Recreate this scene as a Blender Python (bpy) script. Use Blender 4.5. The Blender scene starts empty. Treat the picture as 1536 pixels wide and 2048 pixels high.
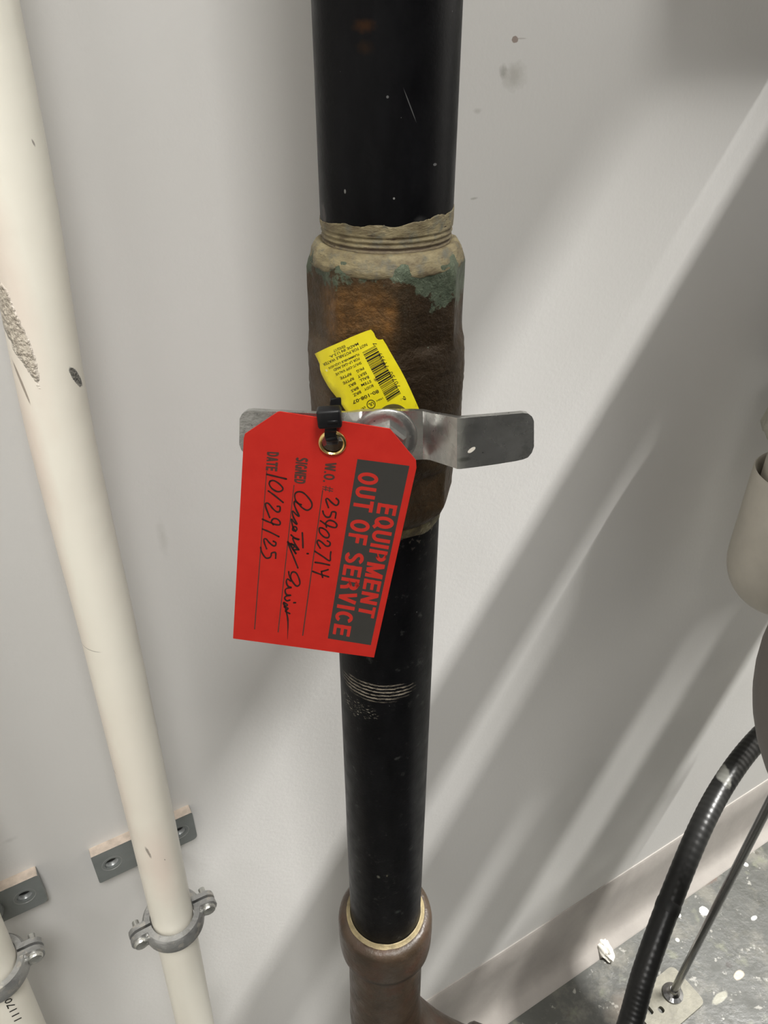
import bpy, bmesh, math, random
from mathutils import Vector as V, Matrix, noise
random.seed(7)
R_ = math.radians
# ------------------------------------------------------------------ camera, exposure, light
H = 1.372                                    # camera height above the floor
F = 1490.0; TH = R_(32.6); CT, ST = math.cos(TH), math.sin(TH)
sc = bpy.context.scene
COL = sc.collection
cam = bpy.data.cameras.new('camera'); cam.sensor_fit = 'VERTICAL'; cam.sensor_height = 24.0
cam.lens = F * 24.0 / 2048.0; cam.clip_start = 0.02
co = bpy.data.objects.new('camera', cam); COL.objects.link(co)
co.location = (0, 0, H); co.rotation_euler = (math.pi/2 - TH, 0, 0)
sc.camera = co
vs = sc.view_settings
vs.view_transform = 'Standard'; vs.look = 'None'; vs.gamma = 1.0; vs.use_curve_mapping = False
vs.exposure = 0.0
w = bpy.data.worlds.new('world'); sc.world = w; w.use_nodes = True
w.node_tree.nodes['Background'].inputs[0].default_value = (0.5, 0.5, 0.5, 1)
w.node_tree.nodes['Background'].inputs[1].default_value = 0.1
# wall frame: s runs to the right along the wall, off is the distance out of the wall
W = 0.436
D = V((math.sin(R_(60)), math.cos(R_(60)), 0)); N = V((0.5, -0.8660254, 0))
def wp(s, z, off=0.0): return D*s - N*(W-off) + V((0, 0, z))       # z above the floor
# lamps: tubes perpendicular to the wall under the ceiling
LAMPS = [dict(s=2.32, z=3.99, o0=0.35, o1=1.55, w=0.045, e=400, c=(1.0, 0.985, 0.95)),
         dict(s=-1.60, z=3.99, o0=1.5, o1=2.7, w=0.15, e=22, c=(1.0, 0.985, 0.955)),
         dict(s=-0.20, z=3.99, o0=1.3, o1=2.5, w=0.80, e=122, c=(1.0, 0.985, 0.955))]
CEIL = 4.1

# ------------------------------------------------------------------ helpers
def ray(x, y):
    u = (x-768.0)/F; v = (y-1024.0)/F
    return V((u, CT - v*ST, -ST - v*CT))
def at_t(x, y, t): return ray(x, y)*t + V((0, 0, H))
def at_Y(x, y, Y): r = ray(x, y); return r*(Y/r.y) + V((0, 0, H))
def at_off(x, y, off): r = ray(x, y); return r*((W-off)/(-(N.dot(r)))) + V((0, 0, H))
def at_floor(x, y, z=0.0): r = ray(x, y); return r*((z-H)/r.z) + V((0, 0, H))
def at_cyl(x, y, cx, cy, R):
    r = ray(x, y); a = r.x**2+r.y**2; b = -2*(r.x*cx+r.y*cy); c = cx*cx+cy*cy-R*R
    dsc = max(b*b-4*a*c, 0); t = (-b-math.sqrt(dsc))/(2*a)
    return r*t + V((0, 0, H))
def at_plane(x, y, P, n):
    r = ray(x, y); t = (P-V((0, 0, H))).dot(n)/r.dot(n); return r*t + V((0, 0, H))

def obj(name, bm, mat, base, parent=None, smooth=True, angle=40):
    base = V(base)
    for v in bm.verts: v.co = v.co - base
    bmesh.ops.recalc_face_normals(bm, faces=bm.faces[:]) if bm.faces else None
    for e in bm.edges:
        if len(e.link_faces) == 2 and e.calc_face_angle(0) > R_(angle): e.smooth = False
    for f in bm.faces: f.smooth = smooth
    me = bpy.data.meshes.new(name); bm.to_mesh(me); bm.free()
    o = bpy.data.objects.new(name, me); COL.objects.link(o)
    if isinstance(mat, (list, tuple)):
        for m in mat: me.materials.append(m)
    elif mat: me.materials.append(mat)
    if parent: o.parent = parent
    else: o.location = base
    return o
def thing(name, label, cat, base, group=None):
    o = bpy.data.objects.new(name, None); COL.objects.link(o); o.location = V(base)
    o.empty_display_size = 0.02
    o['label'] = label; o['category'] = cat
    if group: o['group'] = group
    return o
def tag(o, label, cat, group=None):
    o['label'] = label; o['category'] = cat
    if group: o['group'] = group
    return o
def struct(o): o['kind'] = 'structure'; return o

def add_lathe(bm, prof, cx, cy, seg=64, fn=None, closed=False):
    """prof: list of (r, z). fn(angle, i, r, z) -> (r, z)"""
    rings = []
    for i, (r, z) in enumerate(prof):
        ring = []
        for k in range(seg):
            a = 2*math.pi*k/seg
            rr, zz = fn(a, i, r, z) if fn else (r, z)
            ring.append(bm.verts.new((cx+rr*math.cos(a), cy+rr*math.sin(a), zz)))
        rings.append(ring)
    n = len(rings)
    for i in range(n if closed else n-1):
        A, B = rings[i], rings[(i+1) % n]
        for k in range(seg):
            bm.faces.new((A[k], A[(k+1) % seg], B[(k+1) % seg], B[k]))
    return rings
def cap(bm, ring): bm.faces.new(ring)
def frame(t):
    t = t.normalized(); u = V((0, 0, 1)) if abs(t.z) < 0.9 else V((1, 0, 0))
    a = t.cross(u).normalized(); return a, t.cross(a).normalized()
def catmull(P, n=8):
    P = [V(p) for p in P]; out = []
    Q = [P[0]*2-P[1]] + P + [P[-1]*2-P[-2]]
    for i in range(1, len(Q)-2):
        for k in range(n):
            t = k/n; a, b, c, d = Q[i-1], Q[i], Q[i+1], Q[i+2]
            out.append(0.5*((2*b)+(c-a)*t+(2*a-5*b+4*c-d)*t*t+(3*b-a-3*c+d)*t**3))
    out.append(P[-1]); return out
def add_tube(bm, pts, r, seg=24, caps=True, rf=None, ref=None):
    pts = [V(p) for p in pts]; rings = []; a = None
    for i, p in enumerate(pts):
        t = (pts[min(i+1, len(pts)-1)] - pts[max(i-1, 0)]).normalized()
        if a is None: a, b = frame(t)
        else:
            a = (a - t*a.dot(t)).normalized(); b = t.cross(a)
        rr = rf(i) if rf else (r[i] if isinstance(r, (list, tuple)) else r)
        rings.append([bm.verts.new(p + (a*math.cos(2*math.pi*k/seg)+b*math.sin(2*math.pi*k/seg))*rr) for k in range(seg)])
    for A, B in zip(rings, rings[1:]):
        for k in range(seg): bm.faces.new((A[k], A[(k+1) % seg], B[(k+1) % seg], B[k]))
    if caps: bm.faces.new(rings[0][::-1]); bm.faces.new(rings[-1])
    return rings
def add_ribbon(bm, pts, wid, thick, side):
    """flat strap swept along pts; side = width direction"""
    pts = [V(p) for p in pts]; rings = []; n = len(pts)
    for i, p in enumerate(pts):
        t = (pts[min(i+1, n-1)] - pts[max(i-1, 0)]).normalized()
        sd = (side - t*side.dot(t)).normalized(); up = t.cross(sd)
        rings.append([bm.verts.new(p+sd*(wid/2*a)+up*(thick/2*b)) for a, b in ((-1, -.6), (-.8, -1), (.8, -1), (1, -.6), (1, .6), (.8, 1), (-.8, 1), (-1, .6))])
    for A, B in zip(rings, rings[1:]):
        for k in range(8): bm.faces.new((A[k], A[(k+1) % 8], B[(k+1) % 8], B[k]))
    bm.faces.new(rings[0][::-1]); bm.faces.new(rings[-1])
def add_box(bm, c, ax, ay, az, sx, sy, sz, bev=0.0, seg=2):
    """box about c with axes and full sizes"""
    vs_ = []
    for i in (-1, 1):
        for j in (-1, 1):
            for k in (-1, 1):
                vs_.append(bm.verts.new(V(c)+ax*(i*sx/2)+ay*(j*sy/2)+az*(k*sz/2)))
    q = [(0, 1, 3, 2), (4, 6, 7, 5), (0, 4, 5, 1), (2, 3, 7, 6), (0, 2, 6, 4), (1, 5, 7, 3)]
    fs = [bm.faces.new([vs_[i] for i in f]) for f in q]
    if bev > 0:
        es = list({e for f in fs for e in f.edges})
        bmesh.ops.bevel(bm, geom=es, offset=bev, segments=seg, affect='EDGES', profile=0.5)
def add_prism(bm, outline, depth_vec, holes=(), bev=0.0):
    """planar outline (world points) with holes extruded by depth_vec"""
    def loop(pts): return [bm.verts.new(p) for p in pts]
    edges = []
    loops = [loop(outline)] + [loop(h) for h in holes]
    for lp in loops:
        for i in range(len(lp)): edges.append(bm.edges.new((lp[i], lp[(i+1) % len(lp)])))
    n = (outline[1]-outline[0]).cross(outline[2]-outline[1])
    res = bmesh.ops.triangle_fill(bm, use_beauty=True, use_dissolve=False, edges=edges)
    front = [f for f in res['geom'] if isinstance(f, bmesh.types.BMFace)]
    dup = bmesh.ops.duplicate(bm, geom=front)
    vm = dup['vert_map']
    for v in {v for f in dup['geom'] if isinstance(f, bmesh.types.BMFace) for v in f.verts}: v.co = v.co + depth_vec
    for lp in loops:
        for i in range(len(lp)):
            a, b = lp[i], lp[(i+1) % len(lp)]
            bm.faces.new((a, b, vm[b], vm[a]))
def circle_pts(c, a, b, r, n=24): return [V(c)+a*(r*math.cos(2*math.pi*k/n))+b*(r*math.sin(2*math.pi*k/n)) for k in range(n)]
def rounded(pts, rad, n=5):
    out = []; m = len(pts)
    for i in range(m):
        p = pts[i]; r = rad[i] if isinstance(rad, (list, tuple)) else rad
        if r <= 0: out.append(p); continue
        a = (pts[i-1]-p).normalized(); b = (pts[(i+1) % m]-p).normalized()
        p0 = p+a*r; p1 = p+b*r
        for k in range(n+1):
            t = k/n; out.append((1-t)**2*p0+2*t*(1-t)*p+t*t*p1)
    return out

# ------------------------------------------------------------------ node helpers
class NT:
    def __init__(s, name):
        s.m = bpy.data.materials.new(name); s.m.use_nodes = True; s.t = s.m.node_tree
        s.b = s.t.nodes['Principled BSDF']; s.tc = s.t.nodes.new('ShaderNodeTexCoord')
    def n(s, k, **kw):
        x = s.t.nodes.new('ShaderNode'+k)
        for a, b in kw.items(): setattr(x, a, b)
        return x
    def l(s, a, b): s.t.links.new(a, b)
    def setin(s, node, i, v):
        if hasattr(v, 'is_output') or isinstance(v, bpy.types.NodeSocket): s.l(v, node.inputs[i])
        else: node.inputs[i].default_value = v
    def math(s, op, a, b=0.0, clamp=False):
        x = s.n('Math', operation=op); x.use_clamp = clamp; s.setin(x, 0, a); s.setin(x, 1, b); return x.outputs[0]
    def vm(s, op, a, b=None):
        x = s.n('VectorMath', operation=op); s.setin(x, 0, a)
        if b is not None: s.setin(x, 1, b)
        return x
    @property
    def P(s): return s.tc.outputs['Object']
    def noise(s, scale, detail=4, rough=0.55, stretch=(1, 1, 1), off=(0, 0, 0), dist=0.0):
        mp = s.n('Mapping'); s.l(s.P, mp.inputs[0]); mp.inputs[3].default_value = stretch; mp.inputs[1].default_value = off
        x = s.n('TexNoise'); s.l(mp.outputs[0], x.inputs['Vector']); x.inputs['Scale'].default_value = scale
        x.inputs['Detail'].default_value = detail; x.inputs['Roughness'].default_value = rough; x.inputs['Distortion'].default_value = dist
        return x.outputs['Fac']
    def ramp(s, f, lo, hi, a=0.0, b=1.0):
        x = s.n('MapRange'); x.clamp = True; s.setin(x, 0, f)
        x.inputs[1].default_value = lo; x.inputs[2].default_value = hi; x.inputs[3].default_value = a; x.inputs[4].default_value = b
        return x.outputs[0]
    def mix(s, f, a, b):
        x = s.n('Mix', data_type='RGBA')
        s.setin(x, 0, f)
        for i, v in ((6, a), (7, b)):
            if isinstance(v, bpy.types.NodeSocket): s.l(v, x.inputs[i])
            else: x.inputs[i].default_value = (*v, 1) if len(v) == 3 else v
        return x.outputs[2]
    def blob(s, c, radii, axes=None, amp=0.4, nscale=200.0, soft=0.3, stretch=(1, 1, 1)):
        """1 inside an ellipsoid stain at object-space c; edge broken by noise"""
        d = s.vm('SUBTRACT', s.P, tuple(c)).outputs[0]
        if axes is None: axes = (V((1, 0, 0)), V((0, 1, 0)), V((0, 0, 1)))
        tot = None
        for a, r in zip(axes, radii):
            q = s.vm('DOT_PRODUCT', d, tuple(a)).outputs['Value']
            q = s.math('DIVIDE', q, r); q = s.math('MULTIPLY', q, q)
            tot = q if tot is None else s.math('ADD', tot, q)
        tot = s.math('SQRT', tot)
        nz = s.noise(nscale, 4, 0.6, stretch)
        nz = s.math('MULTIPLY', s.math('SUBTRACT', nz, 0.5), amp*2)
        return s.ramp(s.math('ADD', tot, nz), 1.0-soft, 1.0, 1.0, 0.0)
    def zc(s):
        x = s.n('SeparateXYZ'); s.l(s.P, x.inputs[0]); return x.outputs
    def col(s, v): s.setin(s.b, 'Base Color', (*v, 1) if isinstance(v, tuple) and len(v) == 3 else v)
    def rough(s, v): s.setin(s.b, 'Roughness', v)
    def metal(s, v): s.setin(s.b, 'Metallic', v)
    def bump(s, h, dist=0.0005, strength=1.0):
        x = s.n('Bump'); x.inputs['Strength'].default_value = strength; x.inputs['Distance'].default_value = dist
        s.l(h, x.inputs['Height']); s.l(x.outputs[0], s.b.inputs['Normal']); return x
def simple(name, c, r=0.5, m=0.0, var=0.0, nscale=60, bump=0.0, spec=None):
    t = NT(name)
    if var: t.col(t.mix(t.ramp(t.noise(nscale), 0.3, 0.7), tuple(x*(1-var) for x in c), tuple(min(1, x*(1+var)) for x in c)))
    else: t.col(c)
    t.rough(r); t.metal(m)
    if bump: t.bump(t.noise(nscale*4), bump)
    if spec is not None: t.b.inputs['Specular IOR Level'].default_value = spec
    return t.m

# ------------------------------------------------------------------ setting materials
def wall_mat():
    base = wp(0, 0)
    t = NT('painted_wall')
    c = t.mix(t.ramp(t.noise(3.0, 3), 0.3, 0.7), (0.60, 0.59, 0.57), (0.64, 0.63, 0.615))
    ax = (D, N, V((0, 0, 1)))
    def st(x, y, ra, rz, amp, ns, soft, colr, k=1.0):
        nonlocal c
        p = at_off(x, y, 0)-base
        m = t.blob(p, (ra, 1, rz), ax, amp, ns, soft)
        c = t.mix(t.math('MULTIPLY', m, k), c, colr)
    st(1028, 152, 0.011, 0.009, 0.55, 160, 0.8, (0.30, 0.29, 0.25), 0.5)
    st(1006, 144, 0.0035, 0.005, 0.5, 300, 0.7, (0.27, 0.26, 0.23), 0.6)
    st(1030, 79, 0.0028, 0.002, 0.25, 500, 0.2, (0.23, 0.17, 0.14), 0.85)
    st(1042, 77, 0.005, 0.0005, 0.2, 500, 0.4, (0.33, 0.30, 0.27), 0.5)
    st(955, 222, 0.004, 0.002, 0.4, 300, 0.8, (0.32, 0.31, 0.28), 0.4)
    st(948, 397, 0.0035, 0.001, 0.5, 400, 0.6, (0.3, 0.29, 0.26), 0.6)
    st(325, 1075, 0.004, 0.018, 0.4, 160, 0.9, (0.42, 0.41, 0.38), 0.35)
    st(20, 1680, 0.006, 0.003, 0.5, 250, 0.9, (0.42, 0.41, 0.40), 0.4)
    t.col(c); t.rough(t.ramp(t.noise(20), 0.3, 0.7, 0.42, 0.55)); t.bump(t.noise(260, 3), 0.00012)
    return t.m
M_wall = wall_mat()
def floor_mat():
    t = NT('worn_concrete_floor')
    c = t.mix(t.ramp(t.noise(6, 6, 0.6), 0.3, 0.7), (0.045, 0.045, 0.038), (0.085, 0.087, 0.08))
    c = t.mix(t.ramp(t.noise(14, 5, 0.7, off=(3, 1, 0)), 0.50, 0.66), c, (0.135, 0.13, 0.11))
    c = t.mix(t.ramp(t.noise(55, 3, 0.6, off=(7, 0, 0)), 0.62, 0.68), c, (0.27, 0.265, 0.24))
    c = t.mix(t.ramp(t.noise(40, 4, 0.6, off=(0, 9, 0)), 0.64, 0.72), c, (0.07, 0.065, 0.05))
    c = t.mix(t.ramp(t.noise(18, 4, 0.6, off=(5, 9, 0)), 0.6, 0.7), c, (0.15, 0.155, 0.115))
    def st(x, y, r1, r2, colr, k=1.0, amp=0.3, soft=0.25, ns=80):
        nonlocal c
        p = at_floor(x, y); m = t.blob(p, (r1, r2, 1), (D, N, V((0, 0, 1))), amp, ns, soft)
        c = t.mix(t.math('MULTIPLY', m, k), c, colr)
    st(1420, 1755, 0.028, 0.012, (0.13, 0.06, 0.035), 0.75, 0.5, 0.7)
    st(1408, 1822, 0.010, 0.009, (0.85, 0.85, 0.82))
    st(1357, 1830, 0.005, 0.005, (0.8, 0.8, 0.76))
    st(1492, 1729, 0.005, 0.005, (0.75, 0.75, 0.7))
    st(1430, 1743, 0.008, 0.004, (0.8, 0.76, 0.7), 0.9)
    st(1355, 1880, 0.004, 0.004, (0.7, 0.68, 0.62))
    st(1478, 1950, 0.012, 0.007, (0.62, 0.52, 0.40), 0.8)
    st(1458, 1930, 0.007, 0.006, (0.04, 0.035, 0.03), 0.85)
    st(1345, 1952, 0.010, 0.008, (0.6, 0.57, 0.5), 0.6)
    st(1508, 1836, 0.008, 0.004, (0.55, 0.56, 0.55), 0.7)
    st(1440, 1995, 0.02, 0.007, (0.42, 0.41, 0.33), 0.6)
    st(1255, 2015, 0.05, 0.03, (0.40, 0.32, 0.25), 0.3, 0.4, 0.8)
    t.col(c); t.rough(t.ramp(t.noise(25, 4), 0.35, 0.7, 0.28, 0.6)); t.bump(t.noise(90, 5), 0.0008)
    return t.m
M_floor = floor_mat()
M_base = simple('baseboard_paint', (0.34, 0.315, 0.292), 0.5, 0, 0.08, 20, 0.0003)
M_room = simple('room_paint', (0.50, 0.49, 0.47), 0.7)
M_room_dark = simple('room_far_paint', (0.30, 0.29, 0.27), 0.8)
M_ceil = simple('ceiling_paint', (0.45, 0.44, 0.42), 0.8)

# ------------------------------------------------------------------ setting
SL, SR, OFAR = -2.6, 3.6, 4.2
def quad_slab(name, pts, nrm, mat, th=0.08):
    bm = bmesh.new(); a = [bm.verts.new(p) for p in pts]; b = [bm.verts.new(p+nrm*th) for p in pts]
    bm.faces.new(a); bm.faces.new(b[::-1])
    for i in range(4): bm.faces.new((a[i], a[(i+1) % 4], b[(i+1) % 4], b[i]))
    return bm
Zv = V((0, 0, 1))
def slab(name, p, nrm, mat, base=(0, 0, 0)): return struct(obj(name, quad_slab(name, p, nrm, mat), mat, base, smooth=False))
slab('wall_back', [wp(SL, 0), wp(SR, 0), wp(SR, CEIL), wp(SL, CEIL)], -N, M_wall, wp(0, 0))
slab('floor', [wp(SL, 0), wp(SR, 0), wp(SR, 0, OFAR), wp(SL, 0, OFAR)], -Zv, M_floor)
slab('ceiling', [wp(SL, CEIL), wp(SR, CEIL), wp(SR, CEIL, OFAR), wp(SL, CEIL, OFAR)], Zv, M_ceil)
slab('wall_left', [wp(SL, 0), wp(SL, 0, OFAR), wp(SL, CEIL, OFAR), wp(SL, CEIL)], -D, M_room)
slab('wall_right', [wp(SR, 0), wp(SR, 0, OFAR), wp(SR, CEIL, OFAR), wp(SR, CEIL)], D, M_room)
slab('wall_front', [wp(SL, 0, OFAR), wp(SR, 0, OFAR), wp(SR, CEIL, OFAR), wp(SL, CEIL, OFAR)], N, M_room_dark)
# cove baseboard
bm = bmesh.new()
prof = [(0.0, 0.170), (0.0015, 0.170), (0.0035, 0.167), (0.0060, 0.12), (0.009, 0.05), (0.013, 0.025), (0.022, 0.010), (0.034, 0.003), (0.036, 0.0), (0.0, 0.0)]
ss = [SL] + [-1+0.25*i for i in range(15)] + [SR]
rows = [[bm.verts.new(wp(s, z, o)) for (o, z) in prof] for s in ss]
for A, B in zip(rows, rows[1:]):
    for k in range(len(prof)-1): bm.faces.new((A[k], A[k+1], B[k+1], B[k]))
bm.faces.new(rows[0]); bm.faces.new(rows[-1][::-1])
struct(obj('baseboard_back', bm, M_base, wp(0, 0)))

# ------------------------------------------------------------------ ceiling lamps
M_house = simple('white_enamel', (0.75, 0.75, 0.73), 0.4)
for i, L in enumerate(LAMPS):
    c = wp(L['s'], L['z'], (L['o0']+L['o1'])/2)
    ln = L['o1']-L['o0']
    lab = ['strip light on the ceiling above the right end of the wall', 'strip light on the ceiling above the left end of the wall', 'strip light on the ceiling far behind the camera'][i]
    t = thing('ceiling_light', 'white ' + lab, 'lamp', c + Zv*0.05)
    bm = bmesh.new(); add_box(bm, c+Zv*0.03, D, N, Zv, max(0.07, L['w']*1.2), ln+0.06, 0.05, 0.004)
    obj('housing', bm, M_house, c + Zv*0.05, t)
    for e_ in (-0.4, 0.4):
        bm = bmesh.new(); add_tube(bm, [c+N*(ln*e_)+Zv*0.05, c+N*(ln*e_)+Zv*(CEIL-L['z'])], 0.006, 8); obj('hanger_rod', bm, M_house, c + Zv*0.05, t)
    la = bpy.data.lights.new('tube_light', 'AREA'); la.shape = 'RECTANGLE'; la.size = L['w']; la.size_y = ln
    la.energy = L['e']; la.color = L['c']
    lo = bpy.data.objects.new('tube_light', la); COL.objects.link(lo)
    m3 = Matrix((D, -N, Zv)).transposed()          # columns: local x = D, y = -N, z = up (light shines along -z)
    lo.matrix_world = Matrix.Translation(c) @ m3.to_4x4()

# ------------------------------------------------------------------ black steel pipe, upper and lower
PX, PY, PR = 0.0012, 0.3578, 0.03015
zz = lambda z: H + z
def black_mat(base, lower):
    t = NT('black_pipe_lower' if lower else 'black_pipe_upper')
    c = t.mix(t.ramp(t.noise(70, 4, 0.6, (1, 1, 0.35)), 0.35, 0.75), (0.0028, 0.0028, 0.0034), (0.0065, 0.0065, 0.0075))
    if lower: c = t.mix(t.ramp(t.noise(120, 5, 0.7, off=(2, 0, 1)), 0.60, 0.74), c, (0.035, 0.036, 0.034))
    r = t.ramp(t.noise(90, 4), 0.3, 0.7, 0.34, 0.46)
    # small scuffs
    c = t.mix(t.ramp(t.noise(420, 2, 0.5, off=(1, 2, 3)), 0.775, 0.80), c, (0.10, 0.10, 0.10))
    ax = (V((1, 0, 0)), V((0, 1, 0)), Zv)
    def st(x, y, rx, rz, colr, k=1.0, amp=0.3, soft=0.3, ns=400, rot=0.0):
        nonlocal c
        p = at_cyl(x, y, PX, PY, PR)-base
        a = V((math.cos(rot), 0, math.sin(rot))); b = V((-math.sin(rot), 0, math.cos(rot)))
        m = t.blob(p, (rx, 0.012, rz), (a, V((0, 1, 0)), b), amp, ns, soft)
        c = t.mix(t.math('MULTIPLY', m, k), c, colr)
    if not lower:
        st(728, 52, 0.005, 0.003, (0.035, 0.014, 0.004), 0.7, 0.5, 0.8)
        st(820, 211, 0.00022, 0.007, (0.10, 0.10, 0.10), 0.8, 0.1, 0.3, rot=0.42)
        st(870, 329, 0.0009, 0.0006, (0.12, 0.12, 0.12), 0.9)
        st(788, 397, 0.0005, 0.0005, (0.25, 0.25, 0.24), 0.9)
        st(690, 383, 0.0005, 0.001, (0.2, 0.2, 0.19), 0.9)
        st(775, 194, 0.0006, 0.0006, (0.12, 0.12, 0.12), 0.9)
        st(648, 430, 0.0012, 0.006, (0.10, 0.085, 0.08), 0.5, 0.4, 0.5, rot=0.1)
        st(840, 440, 0.003, 0.002, (0.03, 0.03, 0.03), 0.8, 0.5, 0.8)
        st(730, 95, 0.004, 0.003, (0.02, 0.01, 0.004), 0.6, 0.5, 0.8)
    else:
        # worn wrench marks as fine rings
        zo = t.zc()
        wv = t.math('SINE', t.math('MULTIPLY', zo[2], 2200.0))
        nz = t.noise(260, 5, 0.7, (1, 1, 7))
        lines = t.ramp(t.math('ADD', t.math('MULTIPLY', wv, 0.14), nz), 0.54, 0.62)
        pA = at_cyl(745, 1385, PX, PY, PR)-base
        band = t.blob(pA, (0.030, 0.026, 0.009), ax, 0.35, 130, 0.35)
        c = t.mix(t.math('MULTIPLY', t.math('MULTIPLY', lines, band), 0.9), c, (0.32, 0.28, 0.22))
        pB = at_cyl(712, 1415, PX, PY, PR)-base
        b2 = t.blob(pB, (0.016, 0.022, 0.009), ax, 0.4, 150, 0.4)
        c = t.mix(t.math('MULTIPLY', t.math('MULTIPLY', t.ramp(t.noise(420, 3, 0.6, (1, 1, 2.5)), 0.58, 0.64), b2), 0.8), c, (0.28, 0.26, 0.21))
        pC = at_cyl(850, 1060, PX, PY, PR)-base
        b3 = t.blob(pC, (0.022, 0.03, 0.016), ax, 0.4, 90, 0.8)
        c = t.mix(t.math('MULTIPLY', t.math('MULTIPLY', t.ramp(t.noise(260, 4, 0.6), 0.56, 0.70), b3), 0.6), c, (0.22, 0.19, 0.15))
        st(757, 1754, 0.0016, 0.0022, (0.16, 0.16, 0.13), 0.6, 0.4, 0.7)
        st(774, 1752, 0.0009, 0.0018, (0.16, 0.15, 0.10), 0.6, 0.4, 0.7)
        st(795, 1824, 0.003, 0.003, (0.05, 0.055, 0.05), 0.6, 0.4, 0.9)
    t.col(c); t.rough(r); t.b.inputs['Specular IOR Level'].default_value = 0.10
    t.bump(t.noise(500, 3), 0.00008)
    return t.m
def pipe_fn(seed, amp=0.00018):
    def fn(a, i, r, z):
        n = noise.noise(V((math.cos(a)*1.5+seed, math.sin(a)*1.5, z*18)))
        return r+amp*n, z
    return fn
ub = V((PX, PY, zz(-0.072)))
up = thing('steel_pipe', 'black steel pipe rising from the top of the bronze valve', 'pipe', ub)
bm = bmesh.new()
pr = [(PR, zz(-0.0705)+i*0.02) for i in range(0, 45)]
pr = [(PR-0.004, zz(-0.076)), (PR-0.0006, zz(-0.0722))] + pr + [(PR, CEIL-0.004)]
add_lathe(bm, pr, PX, PY, 96, pipe_fn(1)); obj('pipe_wall', bm, black_mat(ub, False), ub, up)
# threads smeared with sealant
def seal_mat(name, base, rings=True):
    t = NT(name)
    zo = t.zc()
    c = t.mix(t.ramp(t.noise(110, 5, 0.65, (1, 1, 2.2)), 0.36, 0.62), (0.12, 0.092, 0.048), (0.245, 0.205, 0.112))
    c = t.mix(t.ramp(t.noise(160, 4, 0.6, (1, 1, 1), (4, 0, 2)), 0.52, 0.68), c, (0.12, 0.115, 0.085))
    c = t.mix(t.ramp(t.noise(300, 4, 0.7, (0.6, 0.6, 3), (9, 0, 2)), 0.62, 0.70), c, (0.055, 0.035, 0.022))
    if rings:
        # the bottom half of the tapering threads shows rusty grooves
        lo = t.ramp(t.math('ADD', zo[2], t.math('MULTIPLY', t.math('SUBTRACT', t.noise(60), 0.5), 0.008)), -0.0070, -0.0030, 1.0, 0.0)
        saw = t.math('SINE', t.math('MULTIPLY', zo[2], 2*math.pi/0.0023))
        g = t.ramp(t.math('ADD', saw, t.math('MULTIPLY', t.math('SUBTRACT', t.noise(180, 4, 0.6, (1, 1, 1), (3, 3, 3)), 0.5), 2.2)), -0.1, 0.7, 1.0, 0.0)
        c = t.mix(t.math('MULTIPLY', t.math('MULTIPLY', lo, g), 0.92), c, (0.040, 0.024, 0.018)); c = t.mix(t.math('MULTIPLY', lo, 0.35), c, (0.09, 0.06, 0.045))
    t.col(c); t.rough(0.62); t.bump(t.noise(350, 5, 0.7, (0.7, 0.7, 2)), 0.0006)
    return t.m
bm = bmesh.new()
zt0, zt1 = -0.0655, -0.0835
n_ = 60
prof = []
for i in range(n_+1):
    f = i/n_; z = zt0+(zt1-zt0)*f
    r = PR+0.0003 - 0.0013*max(0, f-0.2)
    if f > 0.38: r -= 0.00045*(0.5+0.5*math.sin((z)*2*math.pi/0.0023))
    prof.append((r, zz(z)))
def seal_fn(a, i, r, z):
    n = noise.noise(V((math.cos(a)*5, math.sin(a)*5, z*160)))
    if i == 0: z2 = z + 0.0035*noise.noise(V((math.cos(a)*2.2+3, math.sin(a)*2.2, 1))) + 0.0022*math.cos(a) - 0.0016; return PR-0.0001, z2
    f = i/n_
    z2 = z + (0.0035*noise.noise(V((math.cos(a)*2.2+3, math.sin(a)*2.2, 1))) + 0.0012*noise.noise(V((math.cos(a)*14, math.sin(a)*14, 1))) + 0.0022*math.cos(a) - 0.0016)*max(0, 1-f*3)
    return r + 0.00025*n, z2
add_lathe(bm, prof, PX, PY, 160, seal_fn)
s_ = obj('threads', bm, seal_mat('sealant_threads', ub), ub, up, angle=80); s_['label'] = 'tan sealant smeared over rusty threads'

lb = V((PX, PY, zz(-0.66)))
lp = thing('steel_pipe', 'black steel pipe with scraped rings, below the bronze valve', 'pipe', lb)
bm = bmesh.new()
pr = [(PR, zz(-0.235)-i*0.02) for i in range(0, 21)]
pr = [(PR-0.003, zz(-0.212)), (PR-0.0005, zz(-0.216)), (PR, zz(-0.22))] + pr + [(PR, zz(-0.66))]
add_lathe(bm, pr, PX, PY, 96, pipe_fn(5)); obj('pipe_wall', bm, black_mat(lb, True), lb, lp)
bm = bmesh.new()
add_lathe(bm, [(PR-0.0002, zz(-0.214)), (PR+0.0012, zz(-0.2155)), (PR+0.0016, zz(-0.220)), (PR+0.0011, zz(-0.2255)), (PR-0.0001, zz(-0.2285))], PX, PY, 120,
          lambda a, i, r, z: (r + (0.0006*noise.noise(V((math.cos(a)*6, math.sin(a)*6, i))) if i in (1, 2, 3) else 0), z+0.002*noise.noise(V((math.cos(a)*3, math.sin(a)*3, i*0.2)))-0.0015*math.cos(a)*0))
def seal2():
    t = NT('sealant_lower')
    c = t.mix(t.ramp(t.noise(160, 4, 0.6), 0.4, 0.65), (0.05, 0.038, 0.018), (0.13, 0.11, 0.05))
    c = t.mix(t.ramp(t.noise(110, 4, 0.6, off=(5, 1, 1)), 0.56, 0.64), c, (0.27, 0.24, 0.15))
    t.col(c); t.rough(0.6); t.bump(t.noise(400, 4), 0.0005); return t.m
o = obj('thread_sealant', bm, seal2(), lb, lp); o['label'] = 'brown sealant ring under the valve'

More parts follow.
